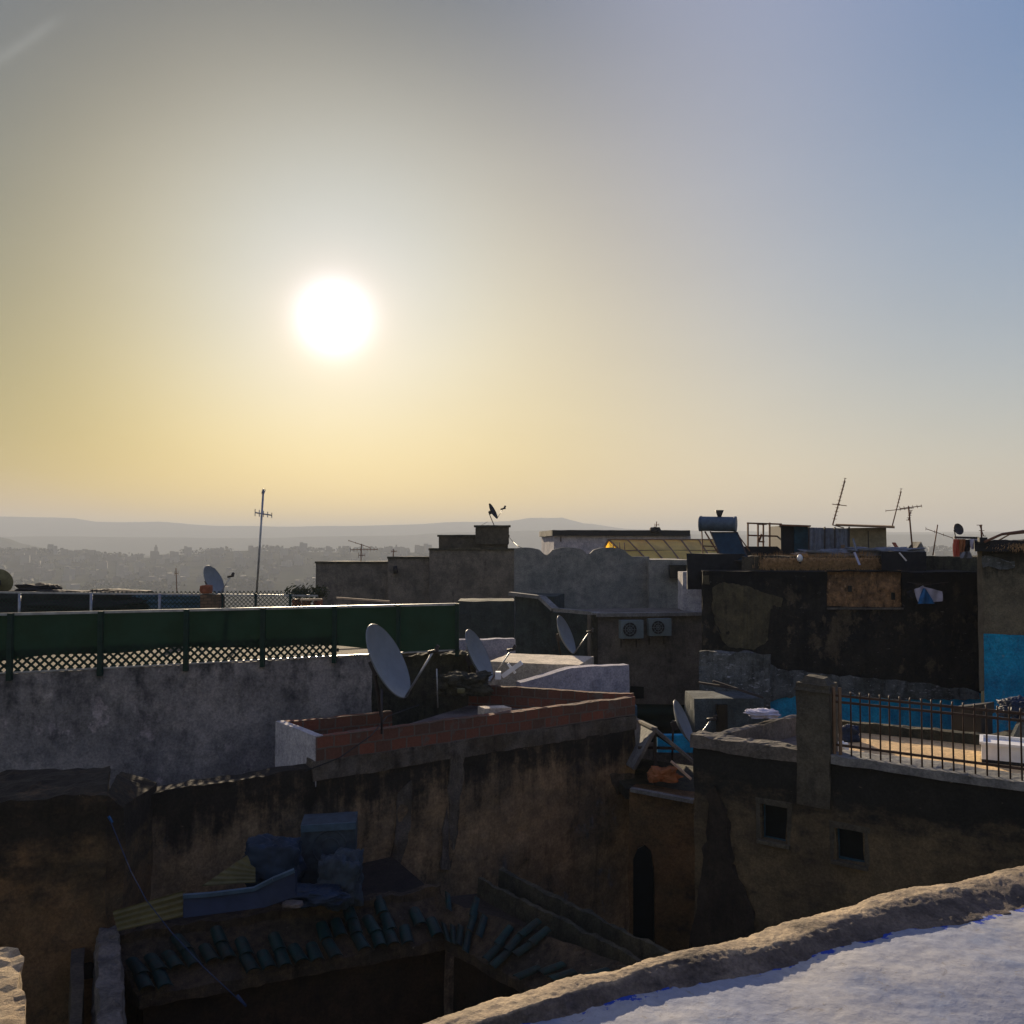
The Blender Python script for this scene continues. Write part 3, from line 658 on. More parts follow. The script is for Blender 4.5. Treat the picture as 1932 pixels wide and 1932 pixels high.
mb = MB(); mb.tube([P(448, 1878, 9.87), P(464, 1898, 9.75)], .014, 7); tag(mb.build('plastic_bag', 'blue_rope'), 'knotted bit of blue plastic at the lower end of the rope', 'plastic bag')
# ================================================================== alley wall and gable awning between the houses
al = thing('alley_house', 'narrow orange-brown house across the alley with a dark arched opening', 'house', (3, 17, -12))
a = P(1185, 1490, 17.2); b = P(1330, 1512, 16.6)
pa = (a, b)
mb = MB(); mb.hexa(wallh(a, b, -13, .5), res=.12, amp=.03, fr=1.6, top=.02); mb.build('wall', 'orange_plaster', al)
mb = MB(); mb.slab([on(1196, 1850, pa, .05), on(1196, 1620, pa, .05), on(1204, 1600, pa, .05), on(1216, 1594, pa, .05), on(1228, 1605, pa, .05), on(1234, 1640, pa, .05), on(1236, 1850, pa, .05)], -nrm(pa)*.1); mb.build('doorway', 'window_dark', al)
mb = MB(); mb.bar(on(1192, 1488, pa, .05), on(1310, 1510, pa, .05), .12, .07); mb.build('coping', 'stone_coping', al)
mb = MB(); mb.slab([a-nrm(pa)*.5+Vector((-.2, 0, -.1)), b-nrm(pa)*.5+Vector((0, 0, -.1)), b+Vector((.5, 3, -.1)), a+Vector((-.3, 3.5, -.1))], (0, 0, -.2)); mb.build('roof', 'mossy', al)
aw = thing('gable_awning', 'small grey gable awning of sheet metal over the dark gap between the houses', 'awning', P(1240, 1490, 17.8))
ap = P(1236, 1376, 17.6); apb = P(1185, 1352, 21.0)
l0 = P(1196, 1450, 17.5); l1 = P(1150, 1420, 20.8); r0 = P(1312, 1440, 17.2); r1 = P(1262, 1402, 20.6)
MB().slab([ap, apb, l1, l0], (0, 0, -.03)).build('left_slope', 'stone_coping', aw)
MB().slab([ap+Vector((.02, 0, -.01)), r0, r1, apb+Vector((.02, 0, -.01))], (0, 0, -.03)).build('right_slope', 'stone_coping', aw)
mb = MB(); mb.bar(ap+Vector((0, -.03, .02)), apb+Vector((0, 0, .02)), .09, .05); mb.bar(ap+Vector((0, -.04, 0)), r0+Vector((0, -.04, 0)), .05, .06); mb.bar(ap+Vector((0, -.04, 0)), l0+Vector((0, -.04, 0)), .05, .05)
mb.build('edge_trim', 'dark_concrete', aw)
mb = MB(); mb.bar(P(1204, 1410, 17.9), P(1275, 1412, 17.7), .05); mb.bar(P(1236, 1380, 17.7), P(1236, 1500, 17.7), .06); mb.build('frame', 'dark_metal', aw)
crumple('cloth_heap', 'burnt orange cloth hanging in the gap under the gable awning', 'cloth', P(1252, 1462, 17.3), (.24, .15, .13), 'orange_rag', 2, .45)
mb = MB(); mb.bar(P(1266, 1436, 17.1), P(1304, 1470, 17.0), .09, .03); tag(mb.build('plank', 'light_wood'), 'short pale plank slanting beside the orange cloth in the gap', 'plank')
# ================================================================== right-hand house with railing
rh = thing('railing_house', 'brown stained house at right with two small dark windows under a railed terrace', 'house', (5, 13, -12))
Rz = -3.0
ra = Z(1308, 1391, Rz); rb = Z(2200, 1514, Rz); pr = (ra, rb)
def facade(pl, u0z, holes, zb, zt, thick, res, amp, mb, top=0, dr=None):
    a, b = pl; t = Vector((b.x-a.x, b.y-a.y, 0)); Ln = t.length; t.normalize(); n = nrm(pl)
    hs = []
    for (ua, va, ub, vb) in holes:
        p = on(ua, va, pl); q = on(ub, vb, pl); hs.append(((p-a).dot(t), (q-a).dot(t), q.z, p.z))
    hs.sort(); s = 0
    def piece(s0, s1, z0, z1, tp=0):
        A = Vector((a.x, a.y, 0))+t*s0; B = Vector((a.x, a.y, 0))+t*s1
        mb.hexa(wallh(Vector((A.x, A.y, z1)), Vector((B.x, B.y, z1)), z0, thick, dr), res=res, amp=amp, top=tp)
    for s0, s1, z0, z1 in hs:
        piece(s, s0, zb, zt, top); piece(s0, s1, zb, z0); piece(s0, s1, z1, zt, top); s = s1
    piece(s, Ln, zb, zt, top)
    return hs, t, n
mb = MB()
wins = [(1437, 1517, 1484, 1592), (1577, 1562, 1630, 1632)]
hs, tt, nn2 = facade(pr, 0, wins, -12, Rz-.04, .22, .11, .028, mb, .03)
off = -nn2*.22
mb.hexa(wallh(ra+off-Vector((0, 0, .45)), rb+off-Vector((0, 0, .45)), -12, 2.2)); mb.build('front_wall', 'right_plaster', rh)
for k, (s0, s1, z0, z1) in enumerate(hs):
    mb = MB(); A_ = Vector((ra.x, ra.y, 0))+tt*s0; B_ = Vector((ra.x, ra.y, 0))+tt*s1
    i_ = -nn2*.10
    fr_ = mb
    w_ = .022
    for p, q in (((A_, z0), (A_, z1)), ((B_, z0), (B_, z1)), ((A_, z0), (B_, z0)), ((A_, z1), (B_, z1))):
        pp = p[0]+i_+Vector((0, 0, p[1])); qq = q[0]+i_+Vector((0, 0, q[1])); mb.bar(pp, qq, w_, .05)
    wn = mb.build('window', 'shed_blue', rh)
    mb = MB(); mb.hexa(wallh(A_-nn2*.15+Vector((0, 0, z1)), B_-nn2*.15+Vector((0, 0, z1)), z0, .02)); mb.build('pane', 'window_dark', wn)
    mb = MB(); mb.bar(A_+nn2*.02-tt*.06+Vector((0, 0, z0-.03)), B_+nn2*.02+tt*.06+Vector((0, 0, z0-.03)), .10, .05); mb.build('sill', 'pillar_plaster', wn)
    mb = MB()
    for p, q in ((A_-tt*.05, A_-tt*.05), (B_+tt*.05, B_+tt*.05)):
        mb.bar(p-nn2*.004+Vector((0, 0, z0)), q-nn2*.004+Vector((0, 0, z1+.06)), .07, .04)
    mb.bar(A_-tt*.09+nn2*.0+Vector((0, 0, z1+.05)), B_+tt*.09+nn2*.0+Vector((0, 0, z1+.05)), .04, .08)
    mb.build('surround', 'pillar_plaster', wn)
MB().slab(rag([on(u, v, pr, .035) for u, v in ((1338, 1490), (1352, 1484), (1372, 1560), (1392, 1640), (1420, 1720), (1436, 1830), (1300, 1830), (1318, 1700), (1334, 1600))], .10, .10, 3), -nn2*.06).build('soot_stain', 'dark_earth', rh)
# cornice strip and coping of the wall
mb = MB(); q0 = on(1570, 1436, pr, .05); q1 = on(2150, 1512, pr, .05)
mb.hexa(wallh(Vector((q0.x, q0.y, Rz+.02)), Vector((q1.x, q1.y, Rz+.02)), Rz-.10, .5), res=.08, amp=.015, top=.02); mb.build('coping', 'stone_coping', rh)
mb = MB(); q0 = on(1306, 1391, pr, .03); q1 = on(1508, 1418, pr, .03)
mb.hexa(wallh(Vector((q0.x, q0.y, Rz+.05)), Vector((q1.x, q1.y, Rz+.02)), Rz-.16, .30), res=.06, amp=.025, fr=3, top=.03); mb.build('coping', 'dark_concrete', rh)
k0 = Z(1322, 1383, Rz+.03); k1 = Z(1508, 1346, Rz+.03)
mb = MB(); mb.hexa([Vector((ra.x+.05, ra.y, -3.6)), Vector((ra.x+.25, ra.y, -3.6)), Vector((k1.x+.1, k1.y, -3.6)), Vector((k1.x-.1, k1.y, -3.6)), Vector((ra.x+.05, ra.y, Rz)), Vector((ra.x+.25, ra.y, Rz)), Vector((k1.x+.1, k1.y, Rz)), Vector((k1.x-.1, k1.y, Rz))], res=.07, amp=.02, fr=3, top=.03); mb.build('side_parapet', 'dark_concrete', rh)
mb = MB(); mb.slab([Vector((p.x, p.y, -3.32)) for p in (ra-nn2*.3, on(1560, 1430, pr)-nn2*.3, Z(1560, 1340, Rz), k1)], (0, 0, -.6)); mb.build('side_roof', 'dark_concrete', rh)
# terrace floor, lit by the sun, with its low far parapet
FZ = -3.16
f0 = on(1566, 1430, pr)-nn2*.2; f1 = on(2150, 1510, pr)-nn2*.2
g0 = Z(1570, 1352, -3.0); g1 = Z(2000, 1400, -3.0); g1b = Z(2240, 1380, -3.0)
mb = MB(); mb.slab([Vector((p.x, p.y, FZ)) for p in (f0, f1, Vector((g1b.x+1, g1b.y, 0)), g1, Vector((g0.x, g0.y+.8, 0)))], (0, 0, -5)); mb.build('terrace_floor', 'tile_floor', rh)
g0 = Z(1580, 1360, -3.0); g1 = Z(1880, 1390, -3.0); g2 = Z(2100, 1352, -3.0)
mb = MB(); mb.hexa(wallh(g0, g1, -6, .2), res=.08, amp=.02, fr=3, top=.02); mb.hexa(wallh(g1, g2, -6, .2), res=.08, amp=.02, fr=3, top=.02); mb.build('far_parapet', 'mossy', rh)
# pillar
pp0 = on(1505, 1440, pr, .04); pp1 = on(1567, 1448, pr, .04); zt_ = on(1530, 1290, pr, .04).z
mb = MB(); mb.hexa(wallh(Vector((pp0.x, pp0.y, zt_)), Vector((pp1.x, pp1.y, zt_)), -3.75, .42), res=.06, amp=.018, fr=3); 
cap_ = wallh(Vector((pp0.x, pp0.y, zt_+.02)), Vector((pp1.x, pp1.y, zt_+.02)), zt_-.10, .42)
ctr = sum((Vector(q) for q in cap_[4:]), Vector())/4; cap_ = [q+(q-ctr)*Vector((.0, .0, 0)).length for q in cap_]
cap_[4:] = [ctr+(q-ctr)*.55+Vector((0, 0, .07)) for q in cap_[4:]]; cap_[:4] = [q+Vector(((q-ctr).x*.12, (q-ctr).y*.12, 0)) for q in cap_[:4]]
mb.hexa(cap_, res=.06, amp=.02, fr=3); mb.build('pillar', 'pillar_plaster', rh)
# railing
rl = thing('railing', 'rusty iron railing of close upright bars along the terrace edge', 'railing', on(1750, 1460, pr))
s_a = (on(1572, 1434, pr)-ra).dot(tt); s_b = (on(2150, 1510, pr)-ra).dot(tt)
rp = lambda s, z, o=-.06: Vector((ra.x, ra.y, 0))+tt*s+nn2*o+Vector((0, 0, z))
zb0, zt0 = Rz+.02, Rz+.86
n_ = int((s_b-s_a)/.132)
for i in range(n_+1):
    s = s_a+.10+i*.132+random.uniform(-.006, .006); h = zt0+.07
    mb = MB(); mb.tube([rp(s, zb0-.02), rp(s+random.uniform(-.008, .008), h-.04), rp(s, h)], .0115, 6, None); mb.build('bar', 'brown_paint_metal', rl)
for z_ in (zt0-.09, zt0, zb0+.14):
    MB().bar(rp(s_a, z_), rp(s_b, z_), .016, .035).build('rail', 'brown_paint_metal', rl)
for s_ in (s_a+.0, s_a+.085):
    MB().bar(rp(s_, zb0), rp(s_, zt0+.12), .035, .045).build('post', 'wood', rl)
# things on the terrace
tb = thing('tub', 'white oblong tub on the sunlit terrace behind the railing', 'tub', Z(1900, 1442, FZ))
a = Z(1852, 1436, FZ+.02); b = Z(2010, 1452, FZ+.02)
mb = MB(); mb.hexa(wallh(a+Vector((0, 0, .24)), b+Vector((0, 0, .24)), FZ+.03, .55), res=.1, amp=.006); mb.build('body', 'white_plastic', tb)
mb = MB(); q = wallh(a+Vector((0, 0, .26)), b+Vector((0, 0, .26)), FZ+.22, .58)
for i in range(4): mb.bar(q[4+i], q[4+(i+1) % 4], .05, .04)
mb.build('rim', 'white_plastic', tb)
MB().hexa(wallh(a+Vector((0, 0, .03)), b+Vector((0, 0, .03)), FZ+.005, .5)).build('base', 'black_plastic', tb)
crumple('plastic_bag', 'small white plastic bag on the terrace floor by the pillar', 'plastic bag', Z(1588, 1418, FZ)+Vector((0, 0, .06)), (.09, .07, .08), 'white_plastic', 4, .3)
crumple('tarpaulin', 'dark tarpaulin slumped on the terrace just right of the pillar', 'tarpaulin', Z(1600, 1398, FZ)+Vector((0, 0, .1)), (.16, .12, .14), 'blue_board', 6, .3)
for k, (u, w) in enumerate(((1652, .05), (1716, .03))): 
    pass
bx = thing('storage_bin', 'black box standing beyond the terrace against the blue wall', 'bin', Z(1826, 1384, -2.9))
a = P(1796, 1340, 15.6); b = P(1850, 1336, 15.2)
MB().hexa(wallh(a, b, -3.3, .4), res=.1, amp=.01).build('body', 'black_plastic', bx)
MB().hexa(wallh(a+Vector((-.02, -.02, .05)), b+Vector((.02, -.02, .07)), a.z-.02, .46), res=.1, amp=.01).build('lid', 'black_plastic', bx)
crumple('black_sack', 'dark bulging sack on the terrace edge at the right margin', 'sack', P(1925, 1338, 14.0), (.26, .2, .15), 'blue_board', 12, .4)
mb = MB(); mb.slab([Z(1908, 1398, -2.95), Z(1990, 1405, -2.95), P(1960, 1340, 13.6), P(1935, 1340, 13.7)], (0, .08, 0)); tag(mb.build('leaning_sheet', 'flaked_grey'), 'grey-green sheet leaning at the right margin of the terrace', 'sheet')

# ================================================================== grey house with the green fence
gh = thing('grey_house', 'long grey plastered house wall carrying a green net fence', 'house', (-6, 20, -12))
ga = P(-330, 1262, 15.6); gb = P(702, 1233, 19.6); GZ = -2.40
ga.z = GZ; gb.z = GZ-.0
pg = (ga, gb)
mb = MB(); mb.hexa(wallh(ga, gb, -12, .5), res=.16, amp=.02, fr=1.2, top=.02)
gdir = (gb-ga).normalized(); ge = gb+gdir*2.0
mb.build('front_wall', 'grey_plaster', gh)
mb = MB(); mb.slab([Vector((p.x, p.y, GZ-.06)) for p in (ga-nrm(pg)*.4, gb-nrm(pg)*.4, ge-nrm(pg)*.6, Vector((-1.95, 27.5, 0)), Vector((-16, 27.5, 0)))], (0, 0, -9)); mb.build('roof', 'terrace_screed', gh)
ms = block('mossy_wall', 'mossy', gb+Vector((-.15, .25, -.05)), ge+Vector((.4, .35, -.10)), -6, .5, None, .09, .06, .06); tag(ms, 'dark mossy broken wall behind the large satellite dish', 'wall')
nf = nrm(pg)
def fz(v, u): return on(u, v, pg).z
fence = thing('net_fence', 'green metal fence with shade net and lattice on top of the grey wall', 'fence', (-4, 18, GZ))
def gs(u): return (on(u, 1200, pg)-ga).dot(gdir)
S0, S1 = gs(-60), gs(861)
def gp(s, z, o=0): q = ga+gdir*s+nf*o; return Vector((q.x, q.y, z))
ZR0, ZR1 = fz(1159, 0), fz(1140, 858)
rz = lambda s: ZR0+(ZR1-ZR0)*(s-gs(0))/(gs(858)-gs(0))
mb = MB(); mb.bar(gp(S0, rz(S0)+.0), gp(S1, rz(S1)), .05, .05); mb.build('top_rail', 'galvanised', fence)
for u in (20, 190, 351, 495, 630, 750, 861):
    s = gs(u); MB().bar(gp(s, GZ-.12, .05), gp(s, rz(s)+.02, .05), .09, .09).build('post', 'green_paint_metal', fence)
mb = MB(); lowz = GZ+.36
def netf(i, j, o=-.02):
    s = S0+(S1-S0)*i; z1 = rz(s)-.02; z0 = lowz-.05+ .12*noise.noise(Vector((s*.6, 0, 0)))-.28*max(0, min(1, (s-gs(560))/2.5))
    return gp(s, z0+(z1-z0)*j, o+.03*noise.noise(Vector((s*1.5, j*2, 1)))+.012*noise.noise(Vector((s*6, j*4, 1))))
mb.grid(netf, 160, 8, smooth=True); mb.build('shade_net', 'green_net', fence)
mb = MB(); lattice(mb, gp(S0, 0, -.05), gp(gs(640), 0, -.05), GZ-.02, lowz+.1, .15, .045); mb.build('lattice', 'green_paint_metal', fence)
MB().bar(gp(S0, GZ+.02), gp(S1, GZ+.02), .04, .03).build('bottom_rail', 'galvanised', fence)
# rear fence
pf = (P(-120, 1118, 25.6), P(880, 1128, 26.6)); fr2 = thing('mesh_fence', 'second see-through mesh fence across the roof behind the green net fence', 'fence', (-8, 25.8, GZ))
ta = P(-60, 1117, 25.6); tb2 = P(600, 1124, 26.4)
mb = MB(); mb.bar(ta, tb2, .05, .05); mb.build('top_rail', 'galvanised', fr2)
mb = MB(); lattice(mb, ta, tb2, GZ-.05, ta.z, .12, .018); mb.build('wire_mesh', 'green_paint_metal', fr2)
for u, mt in ((38, 'galvanised'), (173, 'galvanised'), (302, 'galvanised'), (420, 'green_paint_metal'), (483, 'green_paint_metal'), (548, 'green_paint_metal')):
    q = on(u, 1120, (ta, tb2), .03); MB().tube([Vector((q.x, q.y, GZ-.06)), q], .04, 7).build('post', mt, fr2)
# things on the roof behind
def low(name, label, cat, u0, u1, v0, v1, d, mat, t=1.0, **k):
    a = P(u0, v0, d); b = P(u1, v0, d); b.z = a.z
    o = block(name, mat, a, b, P(u0, v1, d).z, t, None, **k); return tag(o, label, cat)
corr('net_screen', 'blue-grey net screen hung low behind the mesh fence', [P(235, 1149, 26.9), P(400, 1149, 26.9), P(392, 1119, 26.9), P(240, 1118, 26.9)], 'blue_net', 3, .02)['category'] = 'screen'
crumple('tarpaulin', 'long dark tarpaulin covering goods behind the mesh fence at far left', 'tarpaulin', P(110, 1142, 27.0), (2.6, .7, .42), 'shed_black', 14, .3)
crumple('tarpaulin', 'dark hump of tarpaulin showing over the fence beside the olive disc', 'tarpaulin', P(70, 1112, 27.8), (.55, .4, .16), 'shed_black', 15, .3)
crumple('tarpaulin', 'low dark bundle on the roof left of the distant mast', 'tarpaulin', P(205, 1117, 27.8), (.55, .4, .09), 'shed_black', 17, .3)
dish('olive-brown satellite dish seen from behind at the left margin', P(2, 1096, 27.2), .38, (-.1, .95, .3), P(2, 1150, 27.1), mat='olive_disc', arm=False)
ch = thing('chimney', 'squat brown block chimney with a red clay cap under the satellite dish', 'chimney', P(390, 1150, 26.0))
MB().hexa(wallh(P(378, 1122, 25.9), P(414, 1122, 25.9), -2.5, .5), res=.1, amp=.015).build('stack', 'old_brick', ch)
cc = crumple('clay_cap', None, None, P(389, 1112, 26.0), (.17, .15, .13), 'terracotta', 3, .12); cc.parent = ch; cc.location = -ch.location
dish('grey satellite dish rising over the mesh fence beside the brown chimney', P(404, 1094, 27.0), .48, (.84, -.20, .42), P(398, 1140, 27.1))
antenna('tall thin mast with two small aerials standing above the left rooftops', P(484, 1122, 27.0), P(497, 924, 27.2), [(.77, (.9, .3, -.15), .5, 5, .22, (0, 0, 1)), (.985, (.3, .8, 0), .12, 3, .16, (.3, 0, 1))], r=.035, mat='galvanised')
antenna('short bare aerial on the roof behind the mesh fence', P(334, 1122, 28), P(332, 1072, 28), [(.8, (1, .2, 0), .1, 2, .15, (0, 0, 1))], r=.015)
for k, (u, s) in enumerate(((560, .15), (578, .2), (600, .16))):
    mb = MB(); rnd = random.Random(k)
    for i in range(260):
        c = P(u, 1118, 26.8)+Vector((rnd.gauss(0, s), rnd.gauss(0, s), rnd.gauss(0, s*.55))); q = .035; n1 = Vector([rnd.gauss(0, 1) for _ in range(3)]).normalized(); t1 = n1.orthogonal().normalized(); t2 = n1.cross(t1)
        mb.face([c+t1*q*1.8, c+t2*q*.6, c-t1*q*1.8, c-t2*q*.6])
    pt = thing('potted_plant', ['leftmost of the three bushy plants on the roof rim', 'middle bushy plant of the three on the roof rim', 'bushy plant nearest the concrete house on the roof rim'][k], 'plant', P(u, 1140, 26.8), 'roof plants')
    mb.build('foliage', 'weed', pt)
    mb = MB(); c = P(u, 1130, 26.8); mb.tube([Vector((c.x, c.y, GZ-.05)), Vector((c.x, c.y, c.z))], .10, 10, .14); mb.build('pot', 'terracotta', pt)
for i, (p, q, lb) in enumerate(((P(635, 1128, 25.0), P(735, 1135, 25.2), 'pale timber lying on the roof below the concrete house'), (P(566, 1132, 24.0), P(606, 1131, 24.1), 'short pale timber on the roof beside the bushy plants'))):
    mb = MB(); mb.bar(p, q, .06, .05); tag(mb.build('timber', 'light_wood'), lb, 'timber')
# ================================================================== big dish and the others
dish('large pale grey satellite dish standing on the triangular roof before the grey wall', P(734, 1246, 16.4), .735, (.86, -.21, .45), P(720, 1352, 16.3), stay=[P(824, 1262, 16.1), P(826, 1335, 16.3)])
dish('mid-grey satellite dish behind the brick parapet with sunlit receiver bracket', P(905, 1236, 20.4), .64, (.88, -.22, .43), P(896, 1300, 20.5), mat='dish_grey')
lb = MB(); c = P(962, 1262, 20.0)
lb.bar(P(948, 1276, 20), P(984, 1250, 19.9), .07, .10); lb.bar(P(958, 1252, 20.0), P(972, 1270, 20.0), .10, .05); lb.box(c.x-.33, c.x-.2, c.y-.1, c.y+.1, c.z-.22, c.z-.06)
tag(lb.build('antenna_bracket', 'white_plastic'), 'white bracket catching the sun in front of the bright roof', 'bracket')
dish('slim grey satellite dish in the recess below the pale coping', P(1069, 1197, 26.5), .60, (.90, -.30, .40), P(1060, 1245, 26.8))
dish('narrow grey satellite dish edge-on above the brown gap by the railed house', P(1291, 1362, 19.5), .50, (.89, -.31, .42), P(1268, 1440, 19.8))
# ---- clutter on the triangular roof
cr = crumple('sacks', 'heap of dark sacks on the roof behind the big dish', 'sack', P(870, 1292, 19.3), (.5, .35, .22), 'mossy', 21, .5)
crumple('yellow_bucket', 'small yellow canister beside the dark sacks', 'canister', P(870, 1303, 18.6), (.08, .07, .05), 'yellow_sheet', 22, .1)
mb = MB(); mb.hexa(wallh(P(915, 1337, 17.3), P(965, 1335, 17.6), -3.5, .3), res=.08, amp=.01); tag(mb.build('slab', 'bright_screed'), 'small sunlit slab behind the middle of the brick parapet', 'slab')
mb = MB(); q = P(720, 1385, 14.9); mb.tube([q, P(720, 1300, 15.0)], .02, 6); tag(mb.build('pole', 'dark_metal'), 'short dark pole rising from the brick parapet below the big dish', 'pole')
mb = MB(); cp = [P(575, 1455, 14.3), P(640, 1430, 14.2), P(700, 1388, 14.6), P(730, 1352, 15.5), P(790, 1330, 16.3)]; mb.tube(cp, .010, 5); tag(mb.build('cable', 'black_plastic'), 'black cable drooping over the red brick parapet', 'cable')
# ================================================================== lavender roof block
lv = thing('lavender_house', 'low lavender-washed house with a sunlit flat roof behind the brick parapet', 'house', (0, 23, -12))
pll = (P(985, 1268, 21.6), P(1187, 1256, 22.6))
MB().slab(rag([on(u, v, pll) for u, v in ((983, 1288), (1010, 1281), (1040, 1272), (1078, 1260), (1120, 1257), (1187, 1255), (1188, 1345), (983, 1345))], .12, .015, 3), -nrm(pll)*.3).build('front_wall', 'lavender_plaster', lv)
a = P(922, 1241, 23.6); b = P(1092, 1253, 22.9); a.z = b.z = P(1000, 1254, 23).z
mb = MB(); mb.hexa(wallh(a, b, -8, 1.9), res=.1, amp=.012, fr=2); mb.build('roof_slab', 'bright_screed', lv)
a = P(865, 1207, 27); b = P(972, 1209, 27.3); b.z = a.z
tag(block('pale_wall', 'lavender_plaster', a, b, -6, .3, None, .15, .02, .03), 'short lavender wall in shade behind the middle satellite dish', 'wall')
# ================================================================== coping house with air conditioners
ch2 = thing('coping_house', 'brown-grey house with a pale stepped coping and two air conditioners', 'house', (3, 33, -12))
pts = [(962, 1120, 34.5), (1022, 1127, 34.0), (1047, 1150, 33.2), (1122, 1157, 32.2)]
a = P(1124, 1160, 32.0); b = P(1325, 1158, 32.6); b.z = a.z; pac = (a, b)
mb = MB(); mb.hexa(wallh(a, b, -12, 3.0), res=.3, amp=.02); mb.build('front_wall', 'dark_concrete', ch2)
mb = MB(); cp_ = [P(*q) for q in pts]+[a+nrm(pac)*.02, b+nrm(pac)*.02]
for p, q in zip(cp_, cp_[1:]): mb.bar(p, q, .30, .13)
mb.build('coping', 'stone_coping', ch2)
a2 = P(864, 1134, 34.8); b2 = P(1130, 1134, 34.6)
mb = MB(); mb.hexa(wallh(Vector((a2.x, a2.y, a2.z)), Vector((P(970, 1132, 34.8).x, 34.8, a2.z)), -12, 2), res=.25, amp=.03)
c1_ = P(972, 1124, 34.6); c2_ = P(1046, 1130, 34.2); c2_.z = c1_.z
mb.hexa(wallh(c1_, c2_, -12, 2), res=.25, amp=.03)
c1_ = P(1040, 1156, 33.6); c2_ = P(1130, 1160, 33.2); c2_.z = c1_.z
mb.hexa(wallh(c1_, c2_, -12, 1), res=.2, amp=.03); mb.build('recess_wall', 'dark_teal_plaster', ch2)
MB().hexa(wallh(on(1189, 1294, pac, .04), on(1214, 1295, pac, .04), on(1189, 1318, pac).z, .05)).build('window', 'window_dark', ch2)
MB().hexa(wallh(on(1116, 1160, pac, .06), on(1127, 1160, pac, .06), -8, .2)).build('drainpipe', 'mossy', ch2)
for k, (u0, u1, v0, v1) in enumerate(((1166, 1208, 1169, 1203), (1219, 1260, 1166, 1198))):
    a = on(u0, v0, pac, .40); b = on(u1, v0, pac, .40); b.z = a.z; zb_ = on(u0, v1, pac, .4).z
    t = thing('air_conditioner', ['left of the two pale air conditioner boxes on the brown-grey wall', 'right of the two pale air conditioner boxes on the brown-grey wall'][k], 'air conditioner', Vector((a.x, a.y, zb_)), 'air conditioners')
    MB().hexa(wallh(a, b, zb_, .32)).build('casing', 'ac_casing', t)
    tx = (b-a).normalized(); nn_ = nrm((a, b)); c = a+(b-a)*.38; c.z = (a.z+zb_)/2; r_ = (a.z-zb_)*.40
    mb = MB(); mb.tube([c+nn_*.002, c+nn_*.025], r_, 24); mb.build('fan', 'black_plastic', t)
    mb = MB()
    for rr in (r_, r_*.66, r_*.33): mb.tube([c+nn_*.03+tx*math.cos(q*.2618)*rr+Vector((0, 0, math.sin(q*.2618)*rr)) for q in range(25)], .008, 5)
    for q in range(8): mb.tube([c+nn_*.03, c+nn_*.03+tx*math.cos(q*.785)*r_+Vector((0, 0, math.sin(q*.785)*r_))], .006, 5)
    mb.build('fan_guard', 'ac_casing', t)
    mb = MB(); 
    for s in (.12, .8):
        q = a+(b-a)*s; mb.bar(Vector((q.x, q.y, zb_-.03)), Vector((q.x, q.y, zb_-.03))-nn_*.42, .04); mb.bar(Vector((q.x, q.y, zb_-.05))-nn_*.38, Vector((q.x, q.y, zb_-.35))-nn_*.38, .04)
    mb.build('wall_bracket', 'dark_metal', t)
# ---- the blue-green yard between the houses
tag(block('yard_wall', 'flaked_grey', P(1318, 1226, 24.6), P(1452, 1236, 24.0), -8, .25, None, .12, .04, .06), 'flaky grey-blue wall below the black stained house', 'wall')
corr('net_screen', 'dark green net screen over the yard below the air conditioners', [P(1200, 1400, 25.5), P(1300, 1400, 25.5), P(1300, 1330, 25.5), P(1200, 1328, 25.5)], 'green_net', 3, .03)['category'] = 'screen'
low('water_tank', 'small teal tank at the edge of the green net screen', 'tank', 1190, 1202, 1332, 1380, 24.5, 'blue_net', .3)
low('low_wall', 'low pale blue wall beneath the narrow edge-on dish', 'wall', 1240, 1312, 1388, 1420, 21.5, 'blue_paint', .2, res=.1, amp=.01)
low('yard_shed', 'small blue-grey shed with a dark door in the yard', 'shed', 1310, 1440, 1318, 1400, 22.5, 'shed_plaster', 1.2, res=.15, amp=.02)
low('shed_doorway', 'dark doorway of the small blue-grey shed', 'doorway', 1352, 1372, 1330, 1400, 22.4, 'window_dark', .1)
mb = MB(); mb.bar(P(1318, 1288, 22.6), P(1395, 1300, 22.3), .10, .05); mb.bar(P(1345, 1285, 22.5), P(1440, 1316, 22.2), .12, .05); tag(mb.build('roof_boards', 'dark_metal'), 'dark boards laid over the small blue-grey shed', 'board')
crumple('cloth_bundle', 'pale bundle lying on the roof parapet left of the pillar', 'bundle', P(1440, 1347, 15.2), (.24, .14, .06), 'pale_cloth', 31, .4)
# ================================================================== stepped concrete house on the skyline
cn = thing('concrete_house', 'dark concrete house of three stepped blocks on the skyline', 'house', (-4, 46, -12))
for i, (u0, u1, v, d, mt, t_) in enumerate(((596, 737, 1061, 45.6, 'dark_concrete', 4), (732, 814, 1052, 45.2, 'dark_concrete', 4), (810, 972, 1036, 44.6, 'dark_concrete', 5))):
    a = P(u0, v, d); b = P(u1, v, d); b.z = a.z
    MB().hexa(wallh(a, b, -12, t_), res=.35, amp=.03, fr=.8).build('wall', mt, cn)
    MB().hexa(wallh(a+Vector((-.04, -.06, .05)), b+Vector((.04, -.06, .05)), a.z-.06, .35), res=.4, amp=.01).build('coping', 'mossy', cn)
for u0, u1, v, vb, d in ((828, 958, 1011, 1040, 47.5), (897, 960, 993, 1016, 47.3)):
    a = P(u0, v, d); b = P(u1, v, d); b.z = a.z
    MB().hexa(wallh(a, b, P(u0, vb, d).z-.3, 2.2), res=.3, amp=.02).build('upper_block', 'mud', cn)
    MB().hexa(wallh(a+Vector((-.08, -.08, .06)), b+Vector((.10, -.08, .06)), a.z-.05, .5), res=.4, amp=.01).build('coping', 'mossy', cn)
a = P(735, 1066, 45.1)
